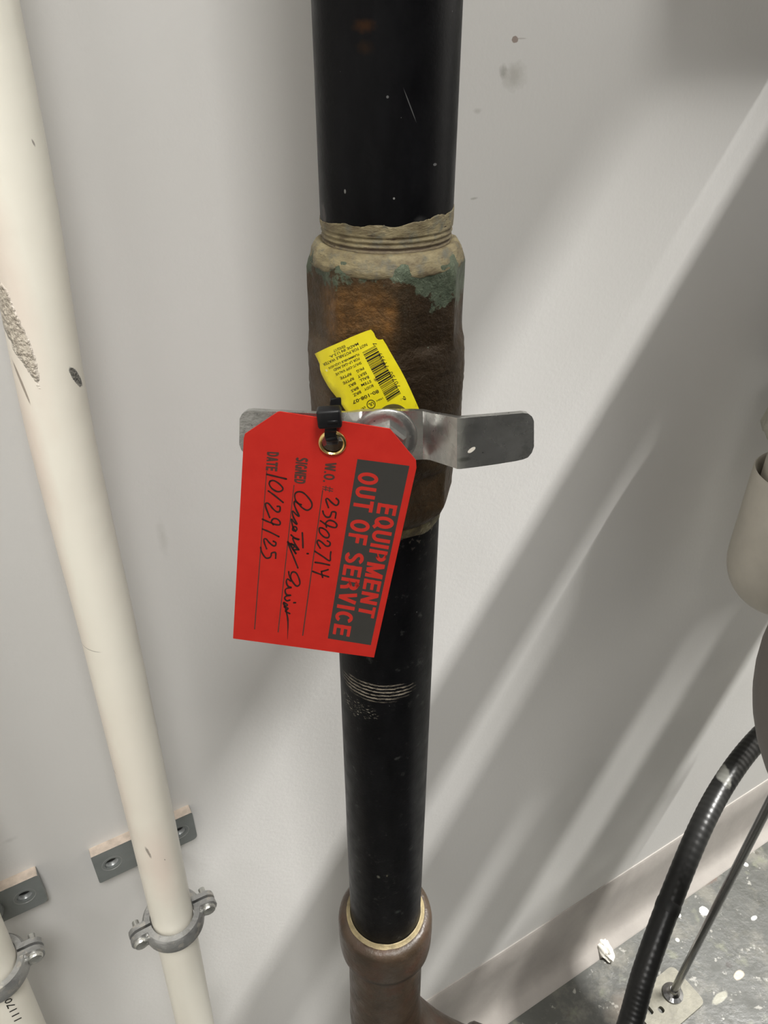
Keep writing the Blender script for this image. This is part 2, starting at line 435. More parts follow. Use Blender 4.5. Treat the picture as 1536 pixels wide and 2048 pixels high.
# ------------------------------------------------------------------ ball valve
vb = V((PX, PY, zz(-0.222)))
valve = thing('ball_valve', 'tarnished bronze ball valve joining two lengths of black pipe', 'valve', vb)
def bronze_mat():
    t = NT('tarnished_bronze')
    c = t.mix(t.ramp(t.noise(45, 5, 0.6), 0.35, 0.65), (0.032, 0.020, 0.009), (0.070, 0.042, 0.019))
    c = t.mix(t.ramp(t.noise(130, 5, 0.65, off=(2, 5, 1)), 0.5, 0.7), c, (0.045, 0.034, 0.020))
    ax = (V((1, 0, 0)), V((0, 1, 0)), Zv)
    for (x, y, rx, rz, k) in ((735, 640, 0.0125, 0.020, 0.95), (672, 640, 0.009, 0.022, 0.95), (700, 600, 0.012, 0.008, 0.7), (775, 650, 0.0065, 0.018, 0.9)):
        p = at_cyl(x, y, PX, PY, 0.036)-vb
        m = t.blob(p, (rx, 0.02, rz), ax, 0.45, 90, 0.9)
        c = t.mix(t.math('MULTIPLY', m, k), c, t.mix(t.ramp(t.noise(190, 5, 0.7, off=(6, 6, 1)), 0.42, 0.62), (0.12, 0.065, 0.025), (0.23, 0.115, 0.036)))
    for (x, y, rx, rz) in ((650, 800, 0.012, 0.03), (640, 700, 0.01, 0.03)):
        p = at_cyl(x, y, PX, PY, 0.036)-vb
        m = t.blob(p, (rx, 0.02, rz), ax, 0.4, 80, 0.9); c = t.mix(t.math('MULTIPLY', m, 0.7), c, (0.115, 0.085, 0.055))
    # darker right-hand facets
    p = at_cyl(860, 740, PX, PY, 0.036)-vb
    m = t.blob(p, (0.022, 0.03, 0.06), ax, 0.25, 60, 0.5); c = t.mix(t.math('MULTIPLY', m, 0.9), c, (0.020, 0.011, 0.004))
    # green verdigris below the sealant
    zo = t.zc()
    top = -0.0872+0.222
    d = t.math('SUBTRACT', top, zo[2])
    sx = t.ramp(zo[0], 0.0, 0.034, 0.0, 0.014)
    d = t.math('SUBTRACT', d, sx)
    nz = t.math('MULTIPLY', t.math('SUBTRACT', t.noise(120, 5, 0.62, off=(1, 1, 4)), 0.5), 0.042)
    g = t.ramp(t.math('ADD', d, nz), 0.0010, 0.0035, 1.0, 0.0)
    gc = t.mix(t.ramp(t.noise(220, 4), 0.35, 0.65), (0.060, 0.080, 0.054), (0.115, 0.145, 0.10))
    c = t.mix(t.math('MULTIPLY', g, 0.85), c, gc)
    sp = t.ramp(t.noise(300, 3, 0.6, off=(8, 2, 1)), 0.72, 0.76); c = t.mix(t.math('MULTIPLY', sp, 0.6), c, (0.13, 0.17, 0.12))
    t.col(c)
    t.metal(t.ramp(t.noise(60, 3), 0.4, 0.7, 0.35, 0.6)); t.rough(t.ramp(t.noise(150, 5, 0.6), 0.3, 0.7, 0.40, 0.62)); t.b.inputs['Specular IOR Level'].default_value = 0.3
    h = t.math('ADD', t.noise(260, 5, 0.7), t.math('MULTIPLY', t.noise(60, 4), 1.5))
    t.bump(h, 0.0012)
    return t.m
M_bronze = bronze_mat()
def octR(a, Rc, phi, rnd):
    k = (a-phi) % (math.pi/4) - math.pi/8
    r = Rc*math.cos(math.pi/8)/math.cos(k)
    return min(r, Rc*rnd)
VA = -math.pi/2 + R_(9)           # one octagon corner faces the camera, a little right
bm = bmesh.new()
prof = [(0.0312, -0.0800), (0.0328, -0.0803), (0.0345, -0.0825), (0.0358, -0.0865), (0.0362, -0.0900), (0.0362, -0.100), (0.0362, -0.110), (0.0364, -0.120),
        (0.0378, -0.1235), (0.0386, -0.1275), (0.0390, -0.135), (0.0392, -0.145), (0.0392, -0.156), (0.0392, -0.166), (0.0389, -0.176), (0.0384, -0.183), (0.0376, -0.187),
        (0.0362, -0.190), (0.0360, -0.198), (0.0360, -0.206), (0.0358, -0.212), (0.0345, -0.217), (0.0322, -0.2205), (0.0300, -0.2215)]
octw = [0, 0, .15, .6, 1, 1, 1, 1, .35, .12, 0, 0, 0, 0, 0, .12, .4, 1, 1, 1, 1, .5, 0, 0]
# resample for detail
P2 = []; O2 = []
for i in range(len(prof)-1):
    n = max(1, int(abs(prof[i][1]-prof[i+1][1])/0.0015))
    for k in range(n):
        t_ = k/n; P2.append((prof[i][0]*(1-t_)+prof[i+1][0]*t_, zz(prof[i][1]*(1-t_)+prof[i+1][1]*t_))); O2.append(octw[i]*(1-t_)+octw[i+1]*t_)
P2.append((prof[-1][0], zz(prof[-1][1]))); O2.append(0)
def vfn(a, i, r, z):
    ro = octR(a, r*1.052, VA, 0.992); rr = r*(1-O2[i])+ro*O2[i]
    rr += 0.00035*noise.noise(V((math.cos(a)*4, math.sin(a)*4, z*120)))
    zr = z-H
    # ragged parting edge where the middle band meets the ends
    if -0.187 < zr < -0.1235: rr += 0.0004*noise.noise(V((math.cos(a)*2, math.sin(a)*2, z*400)))
    # cast swoosh on the right front of the ball section
    ang = (a+math.pi/2); zc_ = -0.134 - 0.0 + 0.012*(ang-0.6)
    if 0.2 < ang < 1.0: rr += 0.0012*math.exp(-((zr-zc_)/0.0022)**2)*math.sin((ang-0.2)/0.8*math.pi)
    return rr, z
add_lathe(bm, P2, PX, PY, 176, vfn)
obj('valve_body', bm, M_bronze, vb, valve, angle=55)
# sealant collar on the shoulder
bm = bmesh.new()
def scfn(a, i, r, z):
    if i in (0,): return r, z
    k = 0.0007*noise.noise(V((math.cos(a)*7, math.sin(a)*7, i*0.7)))
    return r+k*0.8, z+k*(2.0 if i > 3 else 0.6)
add_lathe(bm, [(0.0296, zz(-0.0790)), (0.0309, zz(-0.0785)), (0.0325, zz(-0.0790)), (0.0337, zz(-0.0802)), (0.0349, zz(-0.0826)), (0.0357, zz(-0.0852)), (0.0361, zz(-0.0872)), (0.0354, zz(-0.0882))], PX, PY, 160, scfn)
o = obj('thread_sealant', bm, seal_mat('sealant_collar', vb, False), vb, valve, angle=80); o['label'] = 'dried tan sealant on the top shoulder'
# bonnet, stem
YH = 0.303                       # plane of the handle's middle
bz = zz(-0.151)
M_dkbronze = simple('dark_bronze', (0.045, 0.038, 0.03), 0.45, 0.5, 0.3, 200, 0.0003)
def add_disc(bm, c, axis, prof, seg=40):
    a, b = frame(axis); rings = []
    for (r, h) in prof: rings.append([bm.verts.new(V(c)+axis*h+a*(r*math.cos(2*math.pi*k/seg))+b*(r*math.sin(2*math.pi*k/seg))) for k in range(seg)])
    for A, B in zip(rings, rings[1:]):
        for k in range(seg): bm.faces.new((A[k], A[(k+1) % seg], B[(k+1) % seg], B[k]))
    bm.faces.new(rings[0]); bm.faces.new(rings[-1][::-1])
FW = V((0, -1, 0))               # towards the camera
hc = V((0.0042, YH, zz(-0.1510)))     # hub centre on the handle plane
bm = bmesh.new(); add_disc(bm, V((hc.x, 0.325, hc.z)), FW, [(0.0090, 0), (0.0090, 0.0040), (0.0080, 0.0048), (0.0072, 0.0048), (0.0072, 0.0215)])
obj('bonnet', bm, M_dkbronze, vb, valve)
# handle : galvanised strip cranked towards the camera at both ends
def steel_mat():
    t = NT('zinc_plated_steel')
    c = t.mix(t.ramp(t.noise(90, 5, 0.6, (0.6, 1, 1)), 0.3, 0.7), (0.45, 0.45, 0.43), (0.64, 0.64, 0.62))
    c = t.mix(t.ramp(t.noise(420, 3, 0.6, off=(3, 3, 0)), 0.70, 0.74), c, (0.06, 0.06, 0.055))
    c = t.mix(t.math('MULTIPLY', t.ramp(t.noise(130, 4, 0.6, off=(9, 3, 0)), 0.58, 0.66), 0.35), c, (0.30, 0.31, 0.29))
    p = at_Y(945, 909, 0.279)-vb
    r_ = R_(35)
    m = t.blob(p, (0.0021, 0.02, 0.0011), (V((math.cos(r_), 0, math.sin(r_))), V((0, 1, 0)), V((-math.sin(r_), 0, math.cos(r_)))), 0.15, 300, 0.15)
    p2 = at_Y(930, 926, 0.279)-vb
    m2 = t.blob(p2, (0.004, 0.02, 0.0016), None, 0.5, 260, 0.6)
    c = t.mix(t.math('MULTIPLY', m2, 0.6), c, (0.14, 0.15, 0.12))
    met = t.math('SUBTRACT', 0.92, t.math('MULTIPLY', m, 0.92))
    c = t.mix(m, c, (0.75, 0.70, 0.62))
    t.col(c); t.metal(met); t.rough(t.ramp(t.noise(60, 4), 0.3, 0.7, 0.20, 0.34)); t.bump(t.noise(350, 4), 0.0001)
    return t.m
M_zinc = steel_mat()
def strip(bm, sec, th, holes=()):
    """sec: list of (top point, bottom point); thickness added behind (away from the camera)"""
    n = len(sec); F_, B_ = [], []
    for i, (a, b) in enumerate(sec):
        a0, _ = sec[max(i-1, 0)]; a1, _ = sec[min(i+1, n-1)]
        t_ = (a1-a0); t_.z = 0; t_.normalize(); nr = V((-t_.y, t_.x, 0))
        if nr.y < 0: nr = -nr
        F_.append((a, b)); B_.append((a+nr*th, b+nr*th))
    return F_, B_
hx = []
tz = lambda x, y, Y: at_Y(x, y, Y)
# right half, front face: (x, top y, bottom y, depth)
secs = [(773, 822, 921, YH), (800, 822, 921, YH), (825, 822, 920, YH), (846, 822.5, 919, YH), (853, 824, 919, YH-0.0012), (860, 826, 920, YH-0.0040),
        (885, 830, 928, YH-0.0130), (906, 834, 935, YH-0.0190), (914, 836, 938, YH-0.0208), (922, 836.5, 938, YH-0.0212), (950, 834, 934.5, YH-0.0195), (990, 831, 929, YH-0.0165),
        (1030, 827.5, 922.5, YH-0.0138), (1046, 826, 919, YH-0.0128), (1056, 827, 915, YH-0.0121), (1064, 833, 905, YH-0.0116), (1068, 842, 893, YH-0.0113)]
right = [(at_Y(x, a, Y), at_Y(x, b, Y)) for x, a, b, Y in secs]
hz = (right[0][0].z+right[0][1].z)/2
left = [(V((2*hc.x-a.x, YH-(YH-a.y)*0.80, a.z)), V((2*hc.x-b.x, YH-(YH-b.y)*0.80, b.z))) for a, b in right]
# left tab sits a little higher and is shorter, as its tip shows above the tag
tip = at_Y(482, 862, YH-0.009)
sxl = (hc.x-tip.x)/(hc.x-left[-1][0].x)
left = [(V((hc.x-(hc.x-a.x)*(1+(sxl-1)*min(1, i/8)), a.y, a.z)), V((hc.x-(hc.x-b.x)*(1+(sxl-1)*min(1, i/8)), b.y, b.z))) for i, (a, b) in enumerate(left)]
allsec = left[::-1] + right[1:]
F_, B_ = strip(None, allsec, 0.0024)
bm = bmesh.new()
def vcol(a, b, n=4): return [bm.verts.new(a+(b-a)*(k/n)) for k in range(n+1)]
fr = [vcol(a, b) for a, b in F_]; bk = [vcol(a, b) for a, b in B_]
hole_ix = None
hxw = at_Y(664, 884, YH).x
for i in range(len(fr)-1):
    for k in range(4):
        bm.faces.new((fr[i][k], fr[i][k+1], fr[i+1][k+1], fr[i+1][k])); bm.faces.new((bk[i][k], bk[i+1][k], bk[i+1][k+1], bk[i][k+1]))
for i in range(len(fr)-1):
    bm.faces.new((fr[i][0], fr[i+1][0], bk[i+1][0], bk[i][0])); bm.faces.new((fr[i][-1], bk[i][-1], bk[i+1][-1], fr[i+1][-1]))
for e_, sgn in ((0, 1), (-1, -1)):
    for k in range(4): bm.faces.new((fr[e_][k], fr[e_][k+1], bk[e_][k+1], bk[e_][k]))
bmesh.ops.remove_doubles(bm, verts=bm.verts[:], dist=1e-6)
handle = obj('lever_handle', bm, M_zinc, vb, valve, angle=35)
handle['label'] = 'zinc plated cranked handle'
# padlock hole through the left arm
bm = bmesh.new(); hp = at_Y(667, 886, YH); add_disc(bm, V((hp.x, YH-0.03, hp.z)), V((0, 1, 0)), [(0.0076, 0), (0.0076, 0.06)], 32)
cut = obj('cutter', bm, None, vb, valve)
mod = handle.modifiers.new('hole', 'BOOLEAN'); mod.object = cut; mod.operation = 'DIFFERENCE'; mod.solver = 'EXACT'
bpy.context.view_layer.update()
dg = bpy.context.evaluated_depsgraph_get(); newme = bpy.data.meshes.new_from_object(handle.evaluated_get(dg))
handle.modifiers.clear(); handle.data = newme; bpy.data.objects.remove(cut)
bv = handle.modifiers.new('soft_edge', 'BEVEL'); bv.width = 0.0005; bv.segments = 2; bv.limit_method = 'ANGLE'; bv.angle_limit = R_(50)
# washer and hexagon nut
bm = bmesh.new(); wc = V((at_Y(772, 878, YH).x, YH, at_Y(772, 878, YH-0.002).z))
add_disc(bm, wc, FW, [(0.0142, 0), (0.0142, 0.0008), (0.0137, 0.0014), (0.0105, 0.0020), (0.0075, 0.0022)], 56)
obj('washer', bm, M_zinc, vb, valve)
bm = bmesh.new()
hexr = 0.0096; pts = [V((wc.x+hexr*math.cos(R_(20)+k*math.pi/3), YH-0.002, wc.z+hexr*math.sin(R_(20)+k*math.pi/3))) for k in range(6)]
lo_ = [bm.verts.new(p) for p in pts]; hi_ = [bm.verts.new(p+FW*0.0052) for p in pts]
in_ = [bm.verts.new(V((wc.x+(p.x-wc.x)*0.84, YH-0.0084, wc.z+(p.z-wc.z)*0.84))) for p in pts]
for k in range(6):
    bm.faces.new((lo_[k], lo_[(k+1) % 6], hi_[(k+1) % 6], hi_[k])); bm.faces.new((hi_[k], hi_[(k+1) % 6], in_[(k+1) % 6], in_[k]))
bm.faces.new(in_)
obj('nut', bm, M_zinc, vb, valve, smooth=False)

# ------------------------------------------------------------------ lettering tools
def text_bm(s, offset=0.0, spacing=1.0, res=3):
    cu = bpy.data.curves.new('t', 'FONT'); cu.body = s; cu.size = 1.0; cu.offset = offset; cu.space_character = spacing
    cu.resolution_u = res; cu.fill_mode = 'FRONT' if hasattr(cu, 'fill_mode') else cu.fill_mode
    o = bpy.data.objects.new('t', cu); COL.objects.link(o); bpy.context.view_layer.update()
    me = bpy.data.meshes.new_from_object(o.evaluated_get(bpy.context.evaluated_depsgraph_get()))
    bpy.data.objects.remove(o); bpy.data.curves.remove(cu)
    xs = [v.co.x for v in me.vertices]; ys = [v.co.y for v in me.vertices]
    vs_ = [(v.co.x, v.co.y) for v in me.vertices]; fs = [tuple(p.vertices) for p in me.polygons]
    bpy.data.meshes.remove(me)
    return vs_, fs, (min(xs), max(xs), min(ys), max(ys))
def put_text(bm, s, quad, mp, offset=0.0, spacing=1.0, res=3, ybox=None):
    """quad = pixel corners (base start, base end, top end, top start); mp maps a pixel to a point on the surface"""
    vs_, fs, (x0, x1, y0, y1) = text_bm(s, offset, spacing, res)
    if ybox: y0, y1 = ybox
    a, b, c, d = [V((p[0], p[1], 0)) for p in quad]
    out = []
    for x, y in vs_:
        u = (x-x0)/(x1-x0); v = (y-y0)/(y1-y0)
        p = (a*(1-u)+b*u)*(1-v)+(d*(1-u)+c*u)*v
        out.append(bm.verts.new(mp(p.x, p.y)))
    for f in fs:
        try: bm.faces.new([out[i] for i in f])
        except ValueError: pass
def line_quad(S, E, h):
    """centre line start/end and cap height in pixels -> quad"""
    S = V((S[0], S[1], 0)); E = V((E[0], E[1], 0)); d = (E-S).normalized(); upv = V((d.y, -d.x, 0))
    a = S-upv*(h/2); b = E-upv*(h/2); return [(q.x, q.y) for q in (a, b, b+upv*h, a+upv*h)]
def put_stroke(bm, pts, wpx, mp, smooth=True, taper=False):
    P = [V((p[0], p[1], 0)) for p in pts]
    if smooth and len(P) > 2: P = catmull(P, 6)
    n = len(P); L_ = []; R2 = []
    for i, p in enumerate(P):
        t_ = (P[min(i+1, n-1)]-P[max(i-1, 0)])
        if t_.length < 1e-9: t_ = V((1, 0, 0))
        t_.normalize(); s_ = V((-t_.y, t_.x, 0)); ww = wpx/2*(0.9+0.25*noise.noise(p*0.11))
        if taper and i > n*0.7: ww *= max(0.15, 1-(i/n-0.7)/0.3)
        L_.append(bm.verts.new(mp(p.x+s_.x*ww, p.y+s_.y*ww))); R2.append(bm.verts.new(mp(p.x-s_.x*ww, p.y-s_.y*ww)))
    for i in range(n-1): bm.faces.new((L_[i], L_[i+1], R2[i+1], R2[i]))
    for e_ in (P[0], P[-1]):
        if taper and e_ is P[-1]: continue
        bm.faces.new([bm.verts.new(mp(e_.x+wpx*0.46*math.cos(k*math.pi/5), e_.y+wpx*0.46*math.sin(k*math.pi/5))) for k in range(10)])


def gl_pts(ch):
    """heavy condensed capitals as strokes: (width, [ (centre line points, thickness) ])"""
    h = 0.5; T = 0.21; t2 = T/2
    def arc(cx, cy, rx, ry, a0, a1, n=14): return [(cx+rx*math.cos(R_(a0+(a1-a0)*k/n)), cy+ry*math.sin(R_(a0+(a1-a0)*k/n))) for k in range(n+1)]
    if ch == 'E': return 0.56, [[(t2, 0), (t2, 1)], [(0, t2*.9), (.56, t2*.9)], [(0, .52), (.53, .52)], [(0, 1-t2*.9), (.56, 1-t2*.9)]]
    if ch == 'F': return 0.54, [[(t2, 0), (t2, 1)], [(0, .50), (.49, .50)], [(0, 1-t2*.9), (.54, 1-t2*.9)]]
    if ch == 'I': return T, [[(t2, 0), (t2, 1)]]
    if ch == 'T': return 0.58, [[(.29, 0), (.29, 1)], [(0, 1-t2*.9), (.58, 1-t2*.9)]]
    if ch == 'L': return 0.52, [[(t2, 0), (t2, 1)], [(0, t2*.9), (.52, t2*.9)]]
    if ch in 'OQ':
        o = [arc(.33, .5, .33-t2, .5-t2*.85, 0, 360, 36)]
        if ch == 'Q': o.append([(.36, .26), (.66, -.02)])
        return 0.66, o
    if ch == '0': return 0.54, [arc(.27, .5, .27-t2, .5-t2*.85, 0, 360, 30)]
    if ch == 'U': return 0.62, [[(t2, 1)]+arc(.31, .33, .31-t2, .33-t2*.85, 180, 360, 18)+[(.62-t2, 1)]]
    if ch == 'P': return 0.60, [[(t2, 0), (t2, 1)], [(t2, 1-t2*.9), (.32, 1-t2*.9)]+arc(.30, .70, .30-t2, .30-t2*.9, 90, -90, 12)+[(.32, .40+t2*.9), (t2, .40+t2*.9)]]
    if ch == 'R': return 0.63, [[(t2, 0), (t2, 1)], [(t2, 1-t2*.9), (.32, 1-t2*.9)]+arc(.31, .71, .31-t2, .29-t2*.9, 90, -90, 12)+[(.32, .42+t2*.9), (t2, .42+t2*.9)], [(.33, .47), (.46, .38), (.50, .25), (.53, 0)]]
    if ch == 'M': return 0.80, [[(t2, 0), (t2, 1)], [(.80-t2, 0), (.80-t2, 1)], [(t2*1.3, .98), (.40, .03)], [(.80-t2*1.3, .98), (.40, .03)]]
    if ch == 'N': return 0.64, [[(t2, 0), (t2, 1)], [(.64-t2, 0), (.64-t2, 1)], [(t2*1.1, .97), (.64-t2*1.1, .03)]]
    if ch == 'V': return 0.62, [[(t2*.95, 1), (.31, .02)], [(.62-t2*.95, 1), (.31, .02)]]
    if ch == 'W': return 0.86, [[(t2*.8, 1), (.24, .02)], [(.43, .96), (.24, .02)], [(.43, .96), (.62, .02)], [(.86-t2*.8, 1), (.62, .02)]]
    if ch == 'A': return 0.62, [[(t2*.95, 0), (.31, .98)], [(.62-t2*.95, 0), (.31, .98)], [(.14, .27), (.48, .27)]]
    if ch == 'D': return 0.62, [[(t2, 0), (t2, 1)], [(t2, 1-t2*.9), (.26, 1-t2*.9)]+arc(.28, .5, .34-t2, .5-t2*.9, 90, -90, 16)+[(.26, t2*.9), (t2, t2*.9)]]
    if ch == 'C': return 0.62, [arc(.32, .5, .32-t2, .5-t2*.85, 38, 322, 26)]
    if ch == 'G': return 0.64, [arc(.32, .5, .32-t2, .5-t2*.85, 38, 300, 24)+[(.64-t2, .30)], [(.64-t2, 0), (.64-t2, .50)], [(.36, .44), (.64, .44)]]
    if ch == 'S': return 0.60, [arc(.30, .735, .30-t2, .265-t2*.85, 20, 200, 12)+[(.20, .575), (.40, .45)]+arc(.30, .275, .30-t2, .275-t2*.85, 40, -160, 14)]
    if ch == '.': return 0.18, [[(.09, 0), (.09, .17)]]
    if ch == '#': return 0.60, [[(.16, 0), (.26, 1)], [(.38, 0), (.48, 1)], [(0, .32), (.58, .32)], [(.04, .68), (.62, .68)]]
    return 0.24, []
def put_heavy(bm, s, quad, mp, gap=0.10, T=0.185, thin='#'):
    a, b, c, d = [V((p[0], p[1], 0)) for p in quad]
    xs = []; x = 0
    for ch in s:
        xs.append(x); x += gl_pts(ch)[0]+gap
    tot = x-gap
    lift = [0.0]
    def m(x, y):
        u = x/tot; p = (a*(1-u)+b*u)*(1-y)+(d*(1-u)+c*u)*y; return mp(p.x, p.y) - tn*lift[0]
    for ch, x0 in zip(s, xs):
        for k_, st in enumerate(gl_pts(ch)[1]):
            lift[0] = 0.000012*k_
            tt = T*0.5 if ch in thin else T
            P = [V((x0+q[0], q[1], 0)) for q in st]; n = len(P); closed = (P[0]-P[-1]).length < 1e-6
            L_, R2 = [], []
            for i in range(n):
                if closed: d1 = (P[i]-P[i-1 if i else n-2]).normalized(); d2 = (P[(i+1) if i < n-1 else 1]-P[i]).normalized()
                else: d1 = (P[i]-P[max(i-1, 0)]) if i else (P[1]-P[0]); d2 = (P[min(i+1, n-1)]-P[i]) if i < n-1 else (P[-1]-P[-2]); d1 = d1.normalized(); d2 = d2.normalized()
                dd = (d1+d2).normalized(); k = min(1.6, 1/max(0.3, dd.dot(d1))); nn = V((-dd.y, dd.x, 0))*(tt/2*k)
                L_.append(bm.verts.new(m(P[i].x+nn.x, P[i].y+nn.y))); R2.append(bm.verts.new(m(P[i].x-nn.x, P[i].y-nn.y)))
            for i in range(n-1):
                try: bm.faces.new((L_[i], L_[i+1], R2[i+1], R2[i]))
                except ValueError: pass

# ------------------------------------------------------------------ yellow sticker on the valve
Zs = 0.16276
def zs(x, y): return (610+x*Zs, 640+y*Zs)
RS = 0.0402
def mp_st(lift):
    def f(x, y): return at_cyl(x, y, PX, PY, RS+lift)
    return f
ol = [(118, 415), (250, 350), (400, 285), (470, 255), (560, 212), (650, 175), (740, 140), (810, 118), (832, 140), (850, 165), (860, 195), (875, 222), (900, 240), (925, 242), (955, 235), (1000, 305), (1040, 380), (1110, 500),
      (1180, 620), (1240, 735), (1290, 840), (1350, 975), (1405, 1100), (1430, 1170), (1000, 1190), (560, 1190), (485, 1095), (420, 990), (330, 880), (280, 810), (240, 740), (205, 670), (185, 610), (180, 540), (150, 475)]
olp = [zs(*p) for p in ol]
bm = bmesh.new()
# grid clipped to the outline: triangulated polygon, subdivided, then projected on the curved body
pv = [bm.verts.new((x, y, 0)) for x, y in olp]
f0 = bm.faces.new(pv); bmesh.ops.triangulate(bm, faces=[f0])
for _ in range(3): bmesh.ops.subdivide_edges(bm, edges=[e for e in bm.edges if e.calc_length() > 9], cuts=1, use_grid_fill=False); bmesh.ops.triangulate(bm, faces=bm.faces[:])
bmesh.ops.recalc_face_normals(bm, faces=bm.faces[:])
front = bm.faces[:]
ext = bmesh.ops.extrude_face_region(bm, geom=front)
exv = {v for v in ext['geom'] if isinstance(v, bmesh.types.BMVert)}
for v in bm.verts:
    x, y = v.co.x, v.co.y; lift = 0.0 if v in exv else -0.00018
    v.co = mp_st(lift)(x, y)
def stk():
    t = NT('yellow_sticker')
    c = t.mix(t.ramp(t.noise(70, 4), 0.35, 0.65), (0.80, 0.68, 0.010), (0.90, 0.80, 0.02))
    c = t.mix(t.ramp(t.noise(260, 4, 0.6, off=(1, 1, 1)), 0.66, 0.74), c, (0.55, 0.45, 0.03))
    p = at_cyl(*zs(265, 620), PX, PY, RS)-vb
    c = t.mix(t.blob(p, (0.0007, 0.01, 0.0007), None, 0.4, 500, 0.5), c, (0.85, 0.80, 0.40))
    p = at_cyl(*zs(870, 735), PX, PY, RS)-vb
    c = t.mix(t.blob(p, (0.0012, 0.01, 0.0010), None, 0.6, 500, 0.8), c, (0.25, 0.18, 0.02))
    t.col(c); t.rough(0.42); t.bump(t.noise(80, 3), 0.0004); return t.m
sticker = obj('sticker', bm, stk(), vb, valve, angle=70); sticker['label'] = 'yellow printed sticker with barcode'
M_ink = simple('black_ink', (0.012, 0.011, 0.008), 0.5)
bm = bmesh.new(); mpi = mp_st(0.00006)
def st_text(s, a, b, h, off=0.012, sp=1.0): put_text(bm, s, line_quad(zs(*a), zs(*b), h*Zs), mpi, off, sp, 2)
st_text('80-108-07', (905, 872), (585, 1015), 44, 0.015)
for (l_, a, b, r_, c_, d_) in (('BODY', (838, 803), (728, 858), 'BRZ', (686, 880), (594, 928)), ('STEM', (812, 750), (692, 803), 'BRS', (655, 830), (568, 876)),
        ('BALL', (785, 698), (674, 748), 'BRS', (622, 772), (538, 815)), ('SEAT', (756, 645), (648, 700), 'RPTFE', (598, 716), (468, 778)), ('PKG', (722, 590), (634, 634), 'RPTFE', (566, 660), (432, 718))):
    st_text(l_, a, b, 34); st_text(r_, c_, d_, 34)
st_text('SHUT-OFF VALVE', (692, 525), (376, 672), 32); st_text('FOR LP-GAS AND', (668, 472), (352, 618), 32)
st_text('FLAMMABLE LIQUIDS', (662, 418), (290, 592), 32); st_text('NOT FOR POTABLE WATER', (762, 300), (222, 552), 36)
st_text('MADE IN U.S.A.', (655, 290), (302, 458), 32); st_text('03/02/17', (495, 320), (350, 384), 34)
st_text('UL', (842, 1018), (786, 1050), 44, 0.02); st_text('195H', (956, 958), (880, 996), 22)
for k in range(28):
    a0 = 2*math.pi*k/28; a1 = 2*math.pi*(k+1)/28; c0 = (812, 1035)
    q = [(c0[0]+r*math.cos(a), c0[1]+r*math.sin(a)) for r, a in ((46, a0), (55, a0), (55, a1), (46, a1))]
    bm.faces.new([bm.verts.new(mpi(*zs(*p))) for p in q])
st_text('(L', (742, 1068), (690, 1092), 30)
def up_text(s, a, b, h): put_text(bm, s, line_quad(zs(*a), zs(*b), h*Zs), mpi, 0.0, 1.1, 2)
up_text('70750', (1150, 828), (1048, 640), 52); up_text('71939', (1010, 585), (915, 410), 52)
up_text('6', (1232, 985), (1202, 940), 42); up_text('7', (870, 310), (848, 275), 42)
# barcode
b0 = V((705, 398, 0)); b1 = V((868, 312, 0)); e0 = V((1018, 1010, 0)); e1 = V((1180, 905, 0))
rb = random.Random(4); u = 0.0
while u < 0.99:
    wd = rb.choice((0.007, 0.007, 0.010, 0.018, 0.030)); u2 = min(1, u+wd)
    q = [b0.lerp(e0, u), b1.lerp(e1, u), b1.lerp(e1, u2), b0.lerp(e0, u2)]
    cx = 4
    rows_ = [[V(q[0]).lerp(q[1], k/cx) for k in range(cx+1)], [V(q[3]).lerp(q[2], k/cx) for k in range(cx+1)]]
    for k in range(cx):
        bm.faces.new([bm.verts.new(mpi(*zs(p.x, p.y))) for p in (rows_[0][k], rows_[0][k+1], rows_[1][k+1], rows_[1][k])])
    u = u2+rb.choice((0.007, 0.009, 0.012, 0.018))
obj('printing', bm, M_ink, vb, sticker)

# ------------------------------------------------------------------ red tag
ang = (0.03869977, 0.15930256, 0.00076354); av = V(ang)
Rm = Matrix.Rotation(av.length, 3, av.normalized())
TO = V((-0.08341228, 0.3074715, -0.28012608))*0.90 + V((0, 0, H))
tn = (Rm @ V((0, 1, 0))).normalized(); tex = Rm @ V((1, 0, 0)); tez = Rm @ V((0, 0, 1))
def mp_tag(lift): return lambda x, y: at_plane(x, y, TO - tn*lift, tn)
Zt = 400/1463
def zt(x, y): return (460+x*Zt, 780+y*Zt)
out_px = [(466, 1277), (748, 1315), (833, 935), (832, 921), (780, 858), (560, 823.5), (555, 824.5), (490, 868), (487.5, 876)]
mpT = mp_tag(0.0)
outline = [mpT(*p) for p in out_px]
ec = mpT(665, 885.5)
hole = circle_pts(ec, tex, tez, 0.0046, 36)
bm = bmesh.new(); add_prism(bm, outline, tn*0.0005, [hole])
tb = mpT(607, 1296)
M_red = NT('red_card')
M_red.col(M_red.mix(M_red.ramp(M_red.noise(120, 3), 0.3, 0.7), (0.52, 0.019, 0.012), (0.56, 0.024, 0.015))); M_red.rough(0.55); M_red.bump(M_red.noise(900, 2), 0.00004)
M_red.b.inputs['Specular IOR Level'].default_value = 0.3
M_red = M_red.m
tg = thing('safety_tag', 'red card tag reading equipment out of service, hung on the valve handle', 'tag', tb)
card = obj('card', bm, M_red, tb, tg, smooth=False)
M_panel = simple('printed_black', (0.038, 0.036, 0.032), 0.6, 0, 0.05, 100)
M_print = simple('printed_grey', (0.075, 0.030, 0.022), 0.6)
M_marker = simple('black_marker', (0.030, 0.012, 0.010), 0.45)
M_knock = simple('red_print', (0.54, 0.028, 0.019), 0.55, spec=0.3)
bm = bmesh.new(); m1 = mp_tag(0.00004)
bm.faces.new([bm.verts.new(m1(*zt(*p))) for p in ((932, 505), (1313, 555), (1030, 1867), (715, 1817))])
panel = obj('printed_panel', bm, M_panel, tb, tg, smooth=False); panel['label'] = 'black printed block'
